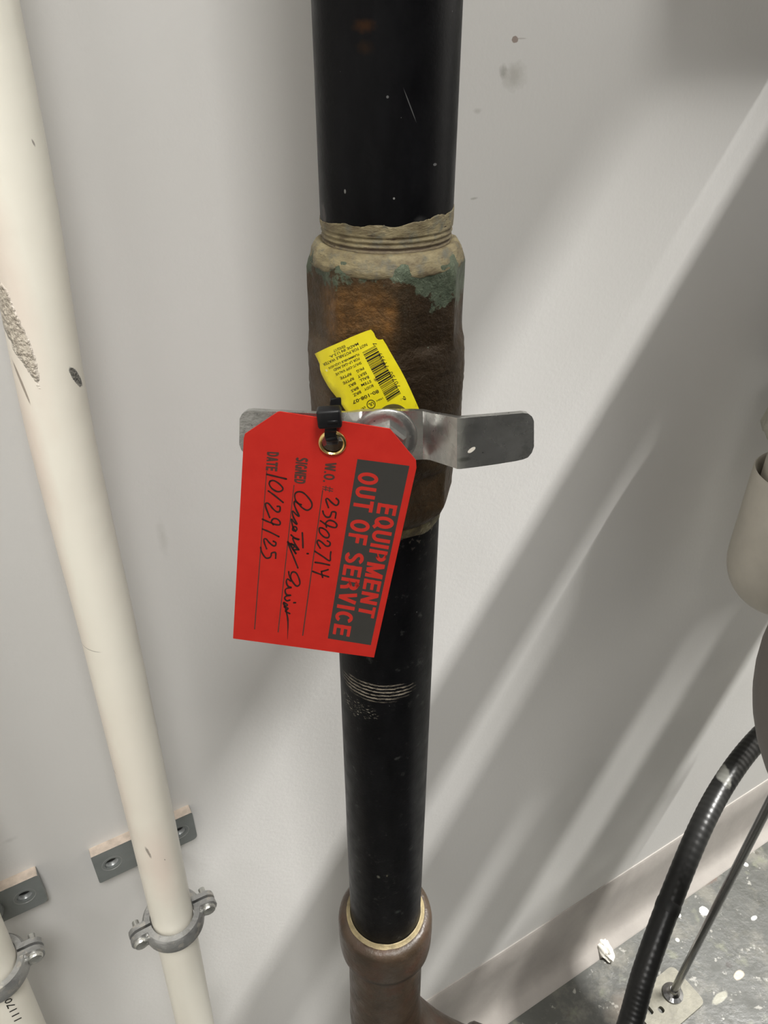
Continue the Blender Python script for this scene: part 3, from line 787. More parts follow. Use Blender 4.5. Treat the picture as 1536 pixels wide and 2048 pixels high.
bm = bmesh.new(); m2 = mp_tag(0.00008)
put_heavy(bm, 'EQUIPMENT', [zt(1083, 824), zt(934, 1648), zt(1052, 1672), zt(1226, 846)], m2)
put_heavy(bm, 'OUT OF SERVICE', [zt(943, 592), zt(750, 1784), zt(874, 1806), zt(1092, 614)], m2)
o = obj('heading', bm, M_knock, tb, panel, smooth=False); o['label'] = 'red heading letters'
bm = bmesh.new()
put_heavy(bm, 'W.O. #', [zt(697, 530), zt(672, 737), zt(752, 750), zt(780, 533)], m1, 0.06, 0.19)
put_heavy(bm, 'SIGNED', [zt(483, 490), zt(469, 680), zt(549, 690), zt(572, 500)], m1, 0.07, 0.22)
put_heavy(bm, 'DATE', [zt(272, 452), zt(262, 588), zt(344, 596), zt(358, 456)], m1, 0.06, 0.22)
for a, b in (((678, 735), (532, 1795)), ((468, 697), (352, 1770)), ((268, 598), (180, 1748))):
    put_stroke(bm, [zt(*a), zt(*b)], 2.2, m1, False)
o = obj('printed_form', bm, M_print, tb, card, smooth=False); o['label'] = 'dark printed field names and ruled lines'
bm = bmesh.new()
def z6(x, y): return (500+x*0.17094, 940+y*0.17094)
S = [[(195, 50), (300, 75), (425, 105)],
 [(235, 130), (225, 165), (255, 215), (310, 250), (355, 250), (385, 225), (370, 190), (320, 145), (270, 122), (232, 132)],
 [(215, 245), (290, 300), (388, 380)],
 [(318, 425), (350, 430), (348, 480), (315, 490), (270, 455), (220, 395), (185, 390), (183, 430), (205, 490), (230, 555)],
 [(272, 640), (250, 605), (275, 570), (320, 575), (352, 610), (345, 640), (300, 638), (265, 625), (200, 600), (145, 575)],
 [(145, 690), (240, 730), (338, 780)],
 [(272, 833), (302, 850), (298, 882), (270, 885), (225, 850), (190, 808), (163, 810), (170, 860), (195, 922)],
 [(300, 1032), (298, 968), (252, 972), (248, 1000), (230, 1025), (190, 1030), (160, 1000), (133, 950), (125, 905)],
 [(1008, 332), (1036, 360), (1030, 400), (1000, 412), (950, 375), (910, 335), (888, 345), (900, 390), (918, 440)],
 [(998, 562), (1004, 498), (960, 490), (948, 520), (930, 550), (890, 548), (862, 515), (852, 480)],
 [(895, 668), (887, 620), (925, 590), (980, 602), (1016, 640), (1002, 672), (950, 665), (890, 640), (860, 618), (825, 595)],
 [(850, 680), (812, 680), (818, 735), (870, 785), (915, 790), (925, 755), (890, 705), (845, 678)],
 [(905, 828), (936, 850), (930, 885), (890, 888), (840, 845), (800, 822), (785, 845), (800, 880), (822, 915)],
 [(946, 958), (940, 1000), (932, 1062), (850, 1010), (758, 950)], [(762, 1080), (840, 1092), (930, 1112)],
 [(733, 1186), (830, 1222), (920, 1250)], [(914, 1166), (875, 1178), (836, 1188)], [(836, 1188), (842, 1222), (850, 1256)],
 [(600, 405), (560, 390), (530, 345), (525, 285), (560, 255), (620, 265), (680, 320), (722, 385), (718, 440), (670, 470), (610, 440), (560, 385), (522, 368), (520, 410), (545, 475), (575, 540), (540, 520), (498, 480), (505, 545), (550, 632), (515, 610), (485, 575), (495, 640), (520, 700), (548, 700), (540, 670), (510, 665), (500, 700), (535, 718)],
 [(480, 760), (530, 800), (575, 815), (530, 800), (500, 800), (530, 870), (572, 935), (520, 890), (480, 862), (500, 920), (542, 985), (490, 910), (440, 835), (462, 900), (510, 1020), (560, 1145)],
 [(455, 860), (520, 880), (500, 930), (560, 930)],
 [(612, 735), (617, 820), (620, 908)], [(668, 978), (682, 979)],
 [(452, 1190), (462, 1240), (500, 1310), (545, 1358), (582, 1335), (575, 1275), (540, 1205), (495, 1195), (475, 1240), (480, 1300), (440, 1275), (425, 1310), (445, 1360), (485, 1375), (430, 1385), (410, 1415), (430, 1460), (478, 1465), (425, 1475), (405, 1500), (430, 1530), (465, 1522)],
 [(395, 1550), (440, 1580), (400, 1600), (445, 1620), (415, 1650), (465, 1680)],
 [(392, 1560), (410, 1600), (430, 1680), (444, 1780), (440, 1980)], [(512, 1553), (532, 1552)]]
m3_ = mp_tag(0.00009)
for s_ in S: put_stroke(bm, [z6(*p) for p in s_], 3.7, m3_, True, taper=(s_[-1] == (440, 1980)))
o = obj('handwriting', bm, M_marker, tb, card, smooth=False); o['label'] = 'black marker handwriting'
# brass eyelet
bm = bmesh.new()
prof = [(0.0043, 0.0006), (0.0044, -0.0006), (0.0049, -0.0011), (0.0055, -0.0009), (0.0060, -0.0002), (0.0060, 0.0)]
rings = [[bm.verts.new(ec + tn*h + tex*(r*math.cos(2*math.pi*k/48)) + tez*(r*math.sin(2*math.pi*k/48))) for k in range(48)] for r, h in prof]
for A, B in zip(rings, rings[1:]):
    for k in range(48): bm.faces.new((A[k], A[(k+1) % 48], B[(k+1) % 48], B[k]))
o = obj('eyelet', bm, simple('brass', (0.86, 0.62, 0.25), 0.22, 1.0, 0.05), tb, card); o['label'] = 'brass eyelet'

# ------------------------------------------------------------------ zip tie
M_tie = simple('black_nylon', (0.006, 0.006, 0.007), 0.42, 0, 0, 100, 0, 0.35)
hd = at_plane(659, 834, TO - tn*0.004, tn)
zb = V(hd)
zt_ = thing('zip_tie', 'black nylon cable tie threaded through the brass eyelet', 'cable tie', zb)
bm = bmesh.new()
rl = Matrix.Rotation(R_(-4), 3, V((0, 1, 0))) @ V((1, 0, 0)); ru = rl.cross(V((0, -1, 0))).normalized()
if ru.z < 0: ru = -ru
ya = V((0, 1, 0))
add_box(bm, hd, rl, ya, ru, 0.0096, 0.0062, 0.0078, 0.0011, 3)
add_box(bm, hd+rl*0.0014-ya*0.0032-ru*0.0006, rl, ya, ru, 0.0040, 0.0010, 0.0012, 0.0002, 1)
obj('head', bm, M_tie, zb, zt_)
bm = bmesh.new()
e1 = ec - tn*0.0028 + tez*0.0030; 
path = catmull([hd-ru*0.002, hd-ru*0.0052-ya*0.0003, at_plane(661, 862, TO-tn*0.0030, tn), at_plane(661, 872, TO-tn*0.0018, tn), ec+tez*0.0012+tn*0.0018, V((ec.x-0.001, YH+0.004, ec.z-0.001)),
                V((hd.x, YH+0.0040, ec.z+0.004)), V((hd.x, YH+0.0034, right[0][0].z-0.0035)), V((hd.x, YH+0.0012, right[0][0].z+0.0002)), V((hd.x, hd.y+0.010, right[0][0].z-0.0030)), hd+ru*0.002+ya*0.0025, hd-ru*0.001+ya*0.001], 8)
add_ribbon(bm, path, 0.0047, 0.0013, rl); obj('strap', bm, M_tie, zb, zt_, angle=60)

# ------------------------------------------------------------------ pipe elbow at the bottom
eb = V((PX, PY, zz(-0.90)))
M_iron = NT('brown_cast_iron'); t = M_iron
c = t.mix(t.ramp(t.noise(50, 4), 0.35, 0.65), (0.038, 0.025, 0.015), (0.068, 0.045, 0.029)); c = t.mix(t.ramp(t.noise(40, 3, off=(3, 1, 1)), 0.5, 0.7), c, (0.065, 0.033, 0.020)); c = t.mix(t.ramp(t.noise(170, 4, off=(1, 1, 1)), 0.64, 0.72), c, (0.035, 0.026, 0.018))
t.col(c); t.rough(t.ramp(t.noise(90, 4), 0.3, 0.7, 0.30, 0.5)); t.bump(t.noise(180, 4), 0.0007); M_iron = t.m
elb = thing('pipe_elbow', 'brown cast iron elbow at the foot of the lower black pipe', 'pipe fitting', eb)
bm = bmesh.new()
add_lathe(bm, [(0.0306, zz(-0.6385)), (0.0335, zz(-0.6375)), (0.0372, zz(-0.6385)), (0.0398, zz(-0.6415)), (0.0408, zz(-0.647)), (0.0410, zz(-0.660)), (0.0408, zz(-0.676)), (0.0400, zz(-0.6835)), (0.0375, zz(-0.6865)), (0.0345, zz(-0.688)), (0.033, zz(-0.690))], PX, PY, 72, pipe_fn(9, 0.0006))
obj('band', bm, M_iron, eb, elb)
bm = bmesh.new()
dirb = V((0.94, -0.34, 0)).normalized()
pth = [V((PX, PY, zz(-0.688))), V((PX, PY, zz(-0.72)))]
cz = -0.812; rad = 0.060
pth.append(V((PX, PY, zz(-0.785))))
for k in range(0, 9):
    a_ = k/8*math.pi/2; pth.append(V((PX, PY, zz(cz)))+dirb*(rad*(1-math.cos(a_)))-Zv*(rad*math.sin(a_)))
pth += [pth[-1]+dirb*0.02]
rr = [0.0335, 0.0335, 0.0340]+[0.0350, 0.036, 0.037, 0.0375, 0.038, 0.038, 0.0375, 0.037, 0.036]+[0.035]
add_tube(bm, pth, rr, 56); obj('elbow_body', bm, M_iron, eb, elb)
bm = bmesh.new(); e_ = pth[-1]
add_tube(bm, [e_-dirb*0.002, e_-dirb*0.0, e_+dirb*0.004, e_+dirb*0.035, e_+dirb*0.040], [0.036, 0.0385, 0.041, 0.041, 0.037], 56); obj('band', bm, M_iron, eb, elb)
bm = bmesh.new(); add_lathe(bm, [(0.0305, zz(-0.6350)), (0.0315, zz(-0.6352)), (0.0326, zz(-0.6368)), (0.0338, zz(-0.6374)), (0.0340, zz(-0.6385))], PX, PY, 96,
    lambda a, i, r, z: (r+0.0004*noise.noise(V((math.cos(a)*3+2, math.sin(a)*3, 0))) if i else r, z+0.0006*noise.noise(V((math.cos(a)*4, math.sin(a)*4, 3)))))
o = obj('thread_sealant', bm, simple('sealant_pale', (0.25, 0.20, 0.105), 0.6, 0, 0.25, 150, 0.0004), eb, elb); o['label'] = 'pale tan sealant rim'
hb = e_+dirb*0.0415
bm = bmesh.new(); add_tube(bm, [hb, hb+dirb*0.9], PR, 48)
tag(obj('steel_pipe', bm, simple('black_pipe_horizontal', (0.008, 0.008, 0.009), 0.4), hb), 'horizontal black steel pipe leaving the elbow below the picture', 'pipe')

# ------------------------------------------------------------------ white pipes at the left
RWP = 0.0155
def off_at(y): return W - (0.371 + (0.356-0.371)*(y-800)/1040)
c1 = [at_off(x, y, off_at(y)) for x, y in ((-47, 0), (37, 400), (108, 800), (170, 1070), (226, 1300), (338, 1800), (391, 2048))]
dn = (c1[-1]-c1[-2]).normalized(); dt_ = (c1[0]-c1[1]).normalized()
full1 = [c1[0]+dt_*((CEIL-0.004-c1[0].z)/dt_.z)] + catmull(c1, 6) + [c1[-1]+dn*(-c1[-1].z/dn.z)]
def proj_px(P):
    q = P-V((0, 0, H)); d_ = q.y*CT-q.z*ST
    return 768+F*q.x/d_, 1024+F*(-q.y*ST-q.z*CT)/d_
lo_a, hi_a = -0.30, -0.05
for _ in range(30):
    am = (lo_a+hi_a)/2; sh_ = D*am - N*0.024
    best = min(((abs(proj_px(p+sh_)[1]-2048), proj_px(p+sh_)[0]) for a_, b_ in zip(c1, c1[1:]+[c1[-1]+dn*0.12]) for p in [a_.lerp(b_, k/40) for k in range(41)]), key=lambda q: q[0])
    if best[1] > 41: hi_a = am
    else: lo_a = am
off2 = D*am - N*0.024
def cream_mat(base, first):
    t = NT('cream_pipe_paint' if first else 'cream_pipe_paint_clean')
    c = t.mix(t.ramp(t.noise(9, 4, 0.55, (1, 1, 0.4)), 0.42, 0.62), (0.88, 0.85, 0.75), (0.84, 0.79, 0.69))
    if first:
        # pinkish tone down the left flank
        for (x, y, ra, rz, k) in ((190, 1500, 0.010, 0.16, 0.9), (95, 1100, 0.007, 0.10, 0.8), (60, 900, 0.006, 0.06, 0.8), (310, 1720, 0.014, 0.06, 0.8), (5, 560, 0.010, 0.08, 0.7)):
            p = at_off(x+8, y, off_at(y)+RWP*0.5)-base
            c = t.mix(t.math('MULTIPLY', t.blob(p, (ra, 0.05, rz), (D, N, Zv), 0.35, 40, 0.8), k), c, (0.80, 0.69, 0.60))
    def axes(rot):
        a = D*math.cos(rot)+Zv*math.sin(rot); b = -D*math.sin(rot)+Zv*math.cos(rot); return (a, N, b)
    hgt = t.noise(25, 3)
    if first:
        p = at_off(152, 754, off_at(754)+RWP*0.75)-base
        m = t.blob(p, (0.0018, 0.03, 0.0065), axes(R_(18)), 0.35, 400, 0.15)
        c = t.mix(m, c, t.mix(t.ramp(t.noise(900, 3), 0.4, 0.6), (0.05, 0.05, 0.045), (0.30, 0.29, 0.26)))
        p = at_off(20, 640, off_at(640)+RWP*0.75)-base
        m2 = t.blob(p, (0.0040, 0.03, 0.030), axes(R_(8)), 0.45, 140, 0.2)
        c = t.mix(t.math('MULTIPLY', m2, 0.85), c, t.mix(t.ramp(t.noise(500, 4), 0.45, 0.6), (0.36, 0.31, 0.25), (0.62, 0.56, 0.46)))
        p = at_off(45, 770, off_at(770)+RWP*0.75)-base
        m3 = t.blob(p, (0.0005, 0.03, 0.012), axes(R_(6)), 0.3, 200, 0.3); c = t.mix(m3, c, (0.35, 0.30, 0.25))
        for x, y, a_, b_, rt in ((296, 1703, 0.0011, 0.0075, 8), (66, 285, 0.0005, 0.0018, 15), (236, 1567, 0.0005, 0.002, 20), (182, 1307, 0.006, 0.0003, -5), (327, 1712, 0.0004, 0.001, 10)):
            p = at_off(x, y, off_at(y)+RWP*0.75)-base
            c = t.mix(t.math('MULTIPLY', t.blob(p, (a_, 0.03, b_), axes(R_(rt)), 0.35, 300, 0.5), 0.8), c, (0.22, 0.19, 0.16))
        hgt = t.math('ADD', hgt, t.math('MULTIPLY', t.math('MULTIPLY', m2, t.noise(450, 3)), 3.0))
    t.col(c); t.rough(0.33); t.bump(hgt, 0.0006)
    return t.m
wb = V((full1[-1].x, full1[-1].y, 0.0))
bm = bmesh.new(); add_tube(bm, full1, RWP, 56)
tag(obj('painted_pipe', bm, cream_mat(wb, True), wb), 'cream painted pipe with chipped paint, running the full height of the picture at the left', 'pipe')
full2 = [p+off2 for p in full1]; wb2 = wb+off2
t2 = thing('painted_pipe', 'cream painted pipe with small printed numbers, at the bottom left corner', 'pipe', wb2)
bm = bmesh.new(); add_tube(bm, full2, RWP, 56)
obj('pipe_wall', bm, cream_mat(wb2, False), wb2, t2)
# printed numbers on the second pipe
A2 = full2[-2]; dA = (full2[-2]-full2[-4]).normalized()
def on_pipe2(x, y, R=RWP+0.00038):
    r = ray(x, y); o_ = V((0, 0, H))-A2
    rd = r-dA*r.dot(dA); od = o_-dA*o_.dot(dA)
    a = rd.dot(rd); b = 2*rd.dot(od); c_ = od.dot(od)-R*R; ds = max(0, b*b-4*a*c_)
    return V((0, 0, H))+r*((-b-math.sqrt(ds))/(2*a))
bm = bmesh.new()
put_text(bm, '111706 4', line_quad((36, 2040), (3, 1974), 17), on_pipe2, 0.006, 1.1, 2)
obj('printed_numbers', bm, M_ink, wb2, t2)

# ------------------------------------------------------------------ pipe hangers
def galv():
    t = NT('galvanised_iron')
    c = t.mix(t.ramp(t.noise(60, 4), 0.3, 0.7), (0.30, 0.30, 0.295), (0.46, 0.46, 0.45)); c = t.mix(t.ramp(t.noise(160, 4, off=(2, 2, 2)), 0.56, 0.64), c, (0.52, 0.50, 0.46))
    t.col(c); t.metal(0.7); t.rough(t.ramp(t.noise(120, 4), 0.3, 0.7, 0.28, 0.5)); t.bump(t.noise(300, 4), 0.0006); return t.m
M_galv = galv()
M_plate = simple('grey_plate_paint', (0.20, 0.215, 0.21), 0.42, 0.2, 0.12, 40, 0.0002)
M_platetop = simple('paint_skinned_edge', (0.50, 0.42, 0.35), 0.6, 0, 0.2, 120, 0.0005)
M_dark = simple('dark_hole', (0.015, 0.014, 0.013), 0.8)
RC = at_off(347, 1838, off_at(1838))          # ring centre on the first pipe
def hanger(shift, label, zpl=0.0):
    C = RC + shift; sC = C.dot(D); zC = C.z; oC = W + C.dot(N)
    base = wp(sC, zC, 0)
    hg = thing('pipe_hanger', label, 'pipe hanger', base, None)
    L = lambda s, z, o: wp(sC+s, zC+z, o)
    # wall plate with two countersunk holes
    zp = 0.0; hw = 0.042; hh = 0.0180; pt = 0.009
    sh = SHP[0]
    ol_ = rounded([L(-hw+sh, zpl-hh, pt), L(hw+sh, zpl-hh, pt), L(hw+sh, zpl+hh, pt), L(-hw+sh, zpl+hh, pt)], [0.002, 0.005, 0.002, 0.001])
    hs = [circle_pts(L(k*0.0285+sh, zpl, pt), D, Zv, 0.0058, 24) for k in (-1, 1)]
    bm = bmesh.new(); add_prism(bm, ol_, -N*pt, hs)
    for f in bm.faces:
        f.material_index = 0
    bmesh.ops.recalc_face_normals(bm, faces=bm.faces[:]); bm.normal_update()
    for f in bm.faces:
        if f.normal.z > 0.7 and (f.calc_center_median().z-zC) > hh*0.8+zpl: f.material_index = 1
    pl = obj('wall_plate', bm, [M_plate, M_platetop], base, hg, smooth=False)
    for k in (-1, 1):
        bm = bmesh.new(); add_disc(bm, L(k*0.0285+sh, zpl, 0.0005), N, [(0.0052, 0), (0.0052, 0.0028), (0.0042, 0.0034), (0.001, 0.0034)], 20); obj('screw', bm, M_dark, base, pl)
        # raised bright lip of the countersink
        bm = bmesh.new(); cc = L(k*0.0285+sh, zpl, 0); n_s = 24
        rg = [[bm.verts.new(cc+N*h+D*(r*math.cos(2*math.pi*q/n_s))+Zv*(r*math.sin(2*math.pi*q/n_s))) for q in range(n_s)] for r, h in ((0.0046, 0.0030), (0.0060, pt-0.0015), (0.0078, pt+0.0003), (0.0084, pt+0.0001))]
        for A_, B_2 in zip(rg, rg[1:]):
            for q in range(n_s): bm.faces.new((A_[q], A_[(q+1) % n_s], B_2[(q+1) % n_s], B_2[q]))
        obj('hole_rim', bm, M_rim, base, pl)
    bm = bmesh.new(); add_tube(bm, [L(0, 0, 0.004), L(0, 0, oC-RWP-0.002)], 0.0048, 20); obj('rod', bm, M_galv, base, hg)
    bm = bmesh.new(); add_disc(bm, L(0, 0, 0.006), N, [(0.0115, 0), (0.0105, 0.006), (0.0075, 0.009), (0.0048, 0.0095)], 28); obj('socket', bm, M_plate, base, hg)
    # two half clamps: the front half (out) and the back half (in)
    for side, nm in ((1, 'front_clamp'), (-1, 'back_clamp')):
        bm = bmesh.new(); g = 0.0011; rin = RWP+0.0009; h2 = 0.0082
        sec = []
        for k in range(0, 25):
            a_ = math.pi*k/24; ca, sa = math.cos(a_), math.sin(a_)
            thk = 0.0062
            sec.append((ca*rin, g*side+side*sa*rin, ca*(rin+thk), g*side+side*sa*(rin+thk)))
        n2 = len(sec); ri = []
        for (si, oi, so, oo) in sec:
            row = []
            for (s_, o_, z_) in ((si, oi, -h2), (si, oi, h2), ((si+so*2)/3, (oi+oo*2)/3, h2*0.95), (so, oo, h2*0.5), (so, oo, -h2*0.5), ((si+so*2)/3, (oi+oo*2)/3, -h2*0.95)):
                row.append(bm.verts.new(L(s_, z_, oC+o_)))
            ri.append(row)
        for A_, B_2 in zip(ri, ri[1:]):
            for q in range(6): bm.faces.new((A_[q], A_[(q+1) % 6], B_2[(q+1) % 6], B_2[q]))
        bm.faces.new(ri[0]); bm.faces.new(ri[-1][::-1])
        for e2 in (-1, 1):
            # ear: rounded lug
            o0 = oC+side*g; o1 = oC+side*(g+0.0040)
            pts = [L(e2*(RWP+0.0008), -h2, o0)]
            for k in range(9):
                a_ = -math.pi/2+math.pi*k/8; pts.append(L(e2*(RWP+0.0098+0.0080*math.cos(a_)), 0.0080*math.sin(a_), o0))
            pts.append(L(e2*(RWP+0.0008), h2, o0))
            add_prism(bm, pts, N*(side*0.0040))
            add_box(bm, L(e2*(RWP+0.0040), 0, oC+side*(g+0.003)), D, N, Zv, 0.005, 0.006, h2*1.7, 0.0012)
        obj(nm, bm, M_galv, base, hg, angle=50)
    for e2 in (-1, 1):
        bm = bmesh.new(); cs = e2*(RWP+0.0108)
        add_tube(bm, [L(cs, 0, oC-0.0125), L(cs, 0, oC+0.005)], 0.0026, 14)
        add_disc(bm, L(cs, 0, oC+0.0044), N, [(0.0056, 0), (0.0056, 0.0018), (0.0046, 0.0036), (0.0015, 0.0044)], 20)
        obj('screw', bm, M_zinc2, base, hg)
M_rim = simple('worn_plate_rim', (0.30, 0.31, 0.305), 0.3, 0.4)
M_zinc2 = simple('bright_zinc', (0.60, 0.60, 0.57), 0.25, 0.9, 0.15, 300, 0.0002)
SHP = [0.0]
sp_ = (at_off(200, 1740, 0.006).dot(D) + at_off(384, 1665, 0.006).dot(D))/2 - RC.dot(D)
SHP[0] = sp_
hanger(V((0, 0, 0)), 'galvanised split ring hanger clamping the cream pipe with chipped paint')
# second ring: higher on the wall in the picture because it is on the nearer pipe
RC2z = 0.0
def z_on(pts, y):
    best = None
    for a, b in zip(pts, pts[1:]):
        for k in range(20):
            p = a.lerp(b, k/20); q = p-V((0, 0, H)); d_ = q.y*CT-q.z*ST
            if d_ <= 0: continue
            py = 1024+F*(-q.y*ST-q.z*CT)/d_
            if best is None or abs(py-y) < best[0]: best = (abs(py-y), p)
    return best[1]
p2c = z_on(full2, 1938)
hanger(p2c-RC, 'galvanised split ring hanger clamping the cream pipe with printed numbers', 0.0)

# ------------------------------------------------------------------ right-hand equipment
# insulated pipe with a jacketed cap
M_jacket = simple('cream_jacket', (0.66, 0.62, 0.54), 0.45, 0, 0.06, 30, 0.0003)
jt = 0.72
jl = at_off(1470, 1128, 0.075)      # left outline of the jacket
JR = 0.056
jc = jl + V((1, 0.12, 0)).normalized()*JR; JX, JY = jc.x, jc.y
jz = jl.z
jb = V((JX, JY, jz-0.06))
jk = thing('insulated_pipe', 'cream jacketed pipe with a round-bottomed cap at the right edge', 'pipe', jb)
ztop = at_off(1515, 985, 0.09).z
bm = bmesh.new()
pr = [(0.0001, jz-JR*1.12)] + [(JR*math.sin(a), jz-JR*1.12*math.cos(a)) for a in [math.pi/2*k/12 for k in range(1, 13)]] + [(JR, jz+0.03), (JR, ztop-0.002), (JR-0.0012, ztop), (JR-0.003, ztop-0.002), (JR-0.004, ztop-0.03)]
add_lathe(bm, pr, JX, JY, 64); obj('jacket', bm, M_jacket, jb, jk)
bm = bmesh.new(); JI = JR-0.009
add_lathe(bm, [(JI, ztop-0.05), (JI, ztop+0.02), (JI, ztop+0.046), (JI, ztop+0.16), (JI-0.012, ztop+0.172), (0.0001, ztop+0.172)], JX, JY, 56); obj('pipe_cover', bm, M_jacket, jb, jk)
bm = bmesh.new()
add_lathe(bm, [(JI, ztop+0.036), (JI+0.009, ztop+0.038), (JI+0.014, ztop+0.048), (JI+0.010, ztop+0.068), (JI, ztop+0.074)], JX, JY, 64,
          lambda a, i, r, z: (r+(0.002*noise.noise(V((math.cos(a)*6, math.sin(a)*6, i))) if 0 < i < 4 else 0), z+0.004*noise.noise(V((math.cos(a)*5, math.sin(a)*5, i*0.4)))))
o = obj('tape_collar', bm, simple('pale_tape', (0.50, 0.48, 0.41), 0.6, 0, 0.12, 150, 0.0006), jb, jk); o['label'] = 'ragged pale tape collar'

# black flexible hose
M_hose = NT('black_hose'); t = M_hose
c = t.mix(t.ramp(t.noise(30, 4), 0.3, 0.7), (0.010, 0.010, 0.010), (0.020, 0.020, 0.019))
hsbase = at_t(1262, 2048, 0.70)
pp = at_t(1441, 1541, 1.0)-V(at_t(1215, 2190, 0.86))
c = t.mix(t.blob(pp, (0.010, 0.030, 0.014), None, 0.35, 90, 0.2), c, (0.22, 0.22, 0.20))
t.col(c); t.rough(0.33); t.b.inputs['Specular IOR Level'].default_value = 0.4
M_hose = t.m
hp_ = [(1215, 2190, 0.86), (1260, 2048, 0.885), (1291, 1938, 0.90), (1343, 1795, 0.925), (1402, 1653, 0.96), (1454, 1558, 1.0), (1514, 1480, 1.04), (1590, 1410, 1.08)]
hpts = catmull([at_t(*p) for p in hp_], 40)
HR = 0.0142
bm = bmesh.new(); rib = lambda i: HR*(1+0.008*(1 if i % 4 < 2 else -1))
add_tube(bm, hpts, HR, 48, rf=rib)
hb_ = V(hpts[0])
hose = thing('flexible_hose', 'black ribbed flexible hose sloping down in front of the baseboard', 'hose', hb_)
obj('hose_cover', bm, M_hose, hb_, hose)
bm = bmesh.new()  # dark raised ring modelled in place of a shadow band crossing the hose
ic = min(range(len(hpts)), key=lambda k: (hpts[k]-at_t(1340, 1795, 0.79)).length)
add_tube(bm, [hpts[ic-3], hpts[ic-2], hpts[ic], hpts[ic+2], hpts[ic+3]], [HR*1.0, HR*1.035, HR*1.045, HR*1.035, HR*1.0], 40); 
obj('shadow_band', bm, simple('hose_shadow_band', (0.006, 0.006, 0.006), 0.5), hb_, hose)

# rounded tank at the right edge
M_tank = simple('brown_grey_enamel', (0.14, 0.12, 0.107), 0.45, 0, 0.06, 20)
tc = at_t(2003, 1442, 0.50); TR = 0.150
tkb = V((tc.x, tc.y, tc.z-TR))
tk = thing('pressure_tank', 'round brown-grey tank whose curved side fills the right edge', 'tank', tkb)
bm = bmesh.new()
pr = [(max(1e-4, TR*math.sin(a)), tc.z-TR*math.cos(a)) for a in [math.pi*k/32 for k in range(33)]]
add_lathe(bm, pr, tc.x, tc.y, 96); obj('tank_shell', bm, M_tank, tkb, tk)
# leg: rod standing on a slotted foot
f0_ = at_floor(1345, 1987, 0.006)
stb = V((f0_.x, f0_.y, 0)); st_ = thing('support_stand', 'thin shiny rod standing on a beige slotted foot plate on the floor', 'stand', stb)
# lean of the leg taken from its run in the picture
lt = at_Y(1536, 1612, f0_.y-0.0)
lt2 = V((lt.x, lt.y, lt.z)); dl = (lt2-f0_).normalized()
leg_end = lt2 + dl*0.16
M_rod = simple('polished_rod', (0.30, 0.30, 0.30), 0.22, 1.0, 0.1, 80)
bm = bmesh.new(); add_tube(bm, [f0_, f0_+dl*0.02, lt2, leg_end], [0.0062, 0.0062, 0.0062, 0.0062], 24); obj('rod', bm, M_rod, stb, st_)
bm = bmesh.new(); add_disc(bm, f0_, Zv, [(0.017, 0), (0.017, 0.003), (0.011, 0.006), (0.0075, 0.010), (0.0065, 0.014)], 28); obj('nut', bm, M_rod, stb, st_, smooth=False)
bm = bmesh.new()
fc = at_floor(1332, 2006, 0)
fa = (at_floor(1380, 1965)-at_floor(1290, 2040)).normalized(); fb = Zv.cross(fa).normalized()
pl_ = rounded([fc+fa*a_+fb*b_+Zv*0.006 for a_, b_ in ((-0.055, -0.035), (0.055, -0.035), (0.055, 0.035), (-0.055, 0.035))], 0.012)
slot = lambda a0, b0, la, lb: rounded([fc+fa*(a0+i*la)+fb*(b0+j*lb)+Zv*0.006 for i, j in ((-1, -1), (1, -1), (1, 1), (-1, 1))], min(la, lb)*0.95)
add_prism(bm, pl_, -Zv*0.006, [slot(-0.035, 0.012, 0.004, 0.013), slot(-0.018, -0.004, 0.005, 0.005), slot(0.034, 0.006, 0.005, 0.005)])
o = obj('foot_plate', bm, simple('beige_foot_paint', (0.19, 0.18, 0.14), 0.5, 0, 0.2, 60, 0.0004), stb, st_, smooth=False); o['label'] = 'beige slotted foot plate'

# lump of white filler at the foot of the baseboard
fb0 = at_floor(1202, 1892, 0)
bm = bmesh.new(); bmesh.ops.create_icosphere(bm, subdivisions=4, radius=1.0)
dl_ = (at_floor(1215, 1925)-at_floor(1188, 1880)).normalized(); pl2 = Zv.cross(dl_)
for v in bm.verts:
    n = 1+0.28*noise.noise(v.co*2.1)+0.12*noise.noise(v.co*6)
    c = v.co*n; v.co = fb0+Zv*0.006 + dl_*(c.x*0.030) + pl2*(c.y*0.013) + Zv*(c.z*0.011)
tag(obj('filler_lump', bm, simple('white_filler', (0.62, 0.60, 0.54), 0.6, 0, 0.1, 150, 0.0008), fb0), 'small white lump of filler on the floor at the baseboard', 'filler')

# ------------------------------------------------------------------ unseen light blockers added above and right, running out of the wall
M_over = simple('blocker_grey', (0.35, 0.34, 0.32), 0.7)
T_s, T_z = 2.32, 3.99
def perp_blocker(name, label, cat, a_lo, a_hi, rho, o1, o0=0.004):
    a_ = R_((a_lo+a_hi)/2); r = rho*math.sin(R_((a_hi-a_lo)/2))
    s_, z_ = T_s-rho*math.cos(a_), T_z-rho*math.sin(a_)
    bm = bmesh.new(); add_tube(bm, [wp(s_, z_, o0), wp(s_, z_, o1)], r, 40)
    tag(obj(name, bm, M_over, wp(s_, z_, o0)), label, cat)
perp_blocker('light_blocker_pipe', 'thin grey light blocker added out of view, shaped as a pipe running straight out of the wall', 'pipe', 57.6, 59.0, 2.2, 0.85)
perp_blocker('light_blocker_pipe', 'middle sized grey light blocker added out of view, shaped as a pipe running straight out of the wall', 'pipe', 59.85, 61.7, 2.2, 0.85)
perp_blocker('light_blocker_duct', 'large round grey light blocker added out of view, running straight out of the wall', 'light blocker', 62.4, 63.8, 2.2, 0.95)
perp_blocker('light_blocker_duct', 'round grey light blocker added out of view, running out of the wall, lowest of the row', 'light blocker', 65.1, 67.0, 2.2, 0.95)
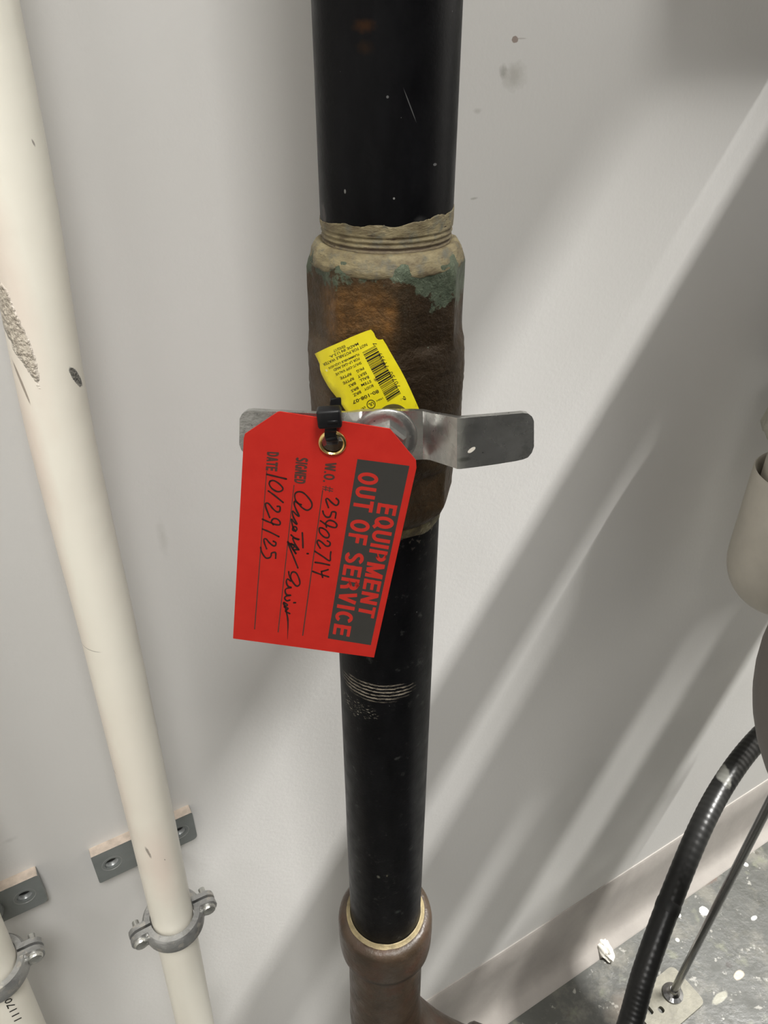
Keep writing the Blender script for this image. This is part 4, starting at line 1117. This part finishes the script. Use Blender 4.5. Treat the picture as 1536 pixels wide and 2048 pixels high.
perp_blocker('light_blocker_duct', 'widest grey light blocker added out of view, running out of the wall high above', 'light blocker', 43.0, 55.0, 1.4, 1.0)
bm = bmesh.new(); add_box(bm, wp(0.60, 2.12, 0.96), D, N, Zv, 0.80, 0.7, 0.42, 0.01)  # unseen block added overhead to keep the front lamp off the right wall
tag(obj('light_blocker_duct', bm, M_over, wp(0.60, 2.12, 0.95)), 'rectangular grey light blocker added out of view above, running towards the wall', 'light blocker')



# dark cabinet shape added behind the camera to darken the handle's reflections
cb = wp(0.75, 0, 1.30)
bm = bmesh.new(); add_box(bm, cb+Zv*0.86, D, N, Zv, 1.7, 0.5, 1.68, 0.01)
cab = thing('reflection_blocker', 'dark grey cabinet shape added behind the camera to darken reflections', 'cabinet', cb)
M_cab = simple('reflection_blocker_paint', (0.035, 0.035, 0.035), 0.6)
obj('reflection_blocker_body', bm, M_cab, cb, cab)
for k in (-1, 1):
    bm = bmesh.new(); add_box(bm, cb+Zv*0.88+D*(0.42*k)+N*(-0.256), D, N, Zv, 0.82, 0.012, 1.56, 0.003); obj('door', bm, M_cab, cb, cab)
bm = bmesh.new(); add_box(bm, cb+Zv*0.01, D, N, Zv, 1.6, 0.44, 0.02); obj('plinth', bm, M_cab, cb, cab)

# flat unseen box added on the wall to dim its upper right part
eb_ = wp(0.56, 1.50, 0)
bx = thing('light_blocker_flat', 'grey light blocker box added out of view on the wall, above and right', 'electrical box', eb_)
M_box = simple('blocker_box_grey', (0.30, 0.31, 0.31), 0.5)
bm = bmesh.new(); add_box(bm, wp(0.57, 1.725, 0.049), D, N, Zv, 0.28, 0.09, 0.44, 0.006); obj('box_body', bm, M_box, eb_, bx)
bm = bmesh.new(); add_box(bm, wp(0.57, 1.725, 0.098), D, N, Zv, 0.24, 0.008, 0.40, 0.003); obj('cover', bm, M_box, eb_, bx)

jb_ = wp(0.88, 1.08, 0)  # deep unseen box added to close the top of a light streak
bx2 = thing('light_blocker_deep', 'deep grey light blocker box added out of view on the wall, just right', 'electrical box', jb_)
bm = bmesh.new(); add_box(bm, wp(0.88, 1.24, 0.084), D, N, Zv, 0.26, 0.16, 0.32, 0.006); obj('box_body', bm, M_box, jb_, bx2)
bm = bmesh.new(); add_box(bm, wp(0.88, 1.24, 0.168), D, N, Zv, 0.22, 0.008, 0.24, 0.003); obj('cover', bm, M_box, jb_, bx2)

sb_ = wp(0.78, 1.52, 0)  # small unseen box added to fade the top of the bright wedge
bx3 = thing('light_blocker_small', 'small grey light blocker box added out of view on the wall, above and right', 'electrical box', sb_)
bm = bmesh.new(); add_box(bm, wp(0.78, 1.66, 0.042), D, N, Zv, 0.12, 0.076, 0.30, 0.005); obj('box_body', bm, M_box, sb_, bx3)
bm = bmesh.new(); add_box(bm, wp(0.78, 1.66, 0.084), D, N, Zv, 0.10, 0.008, 0.27, 0.003); obj('cover', bm, M_box, sb_, bx3)
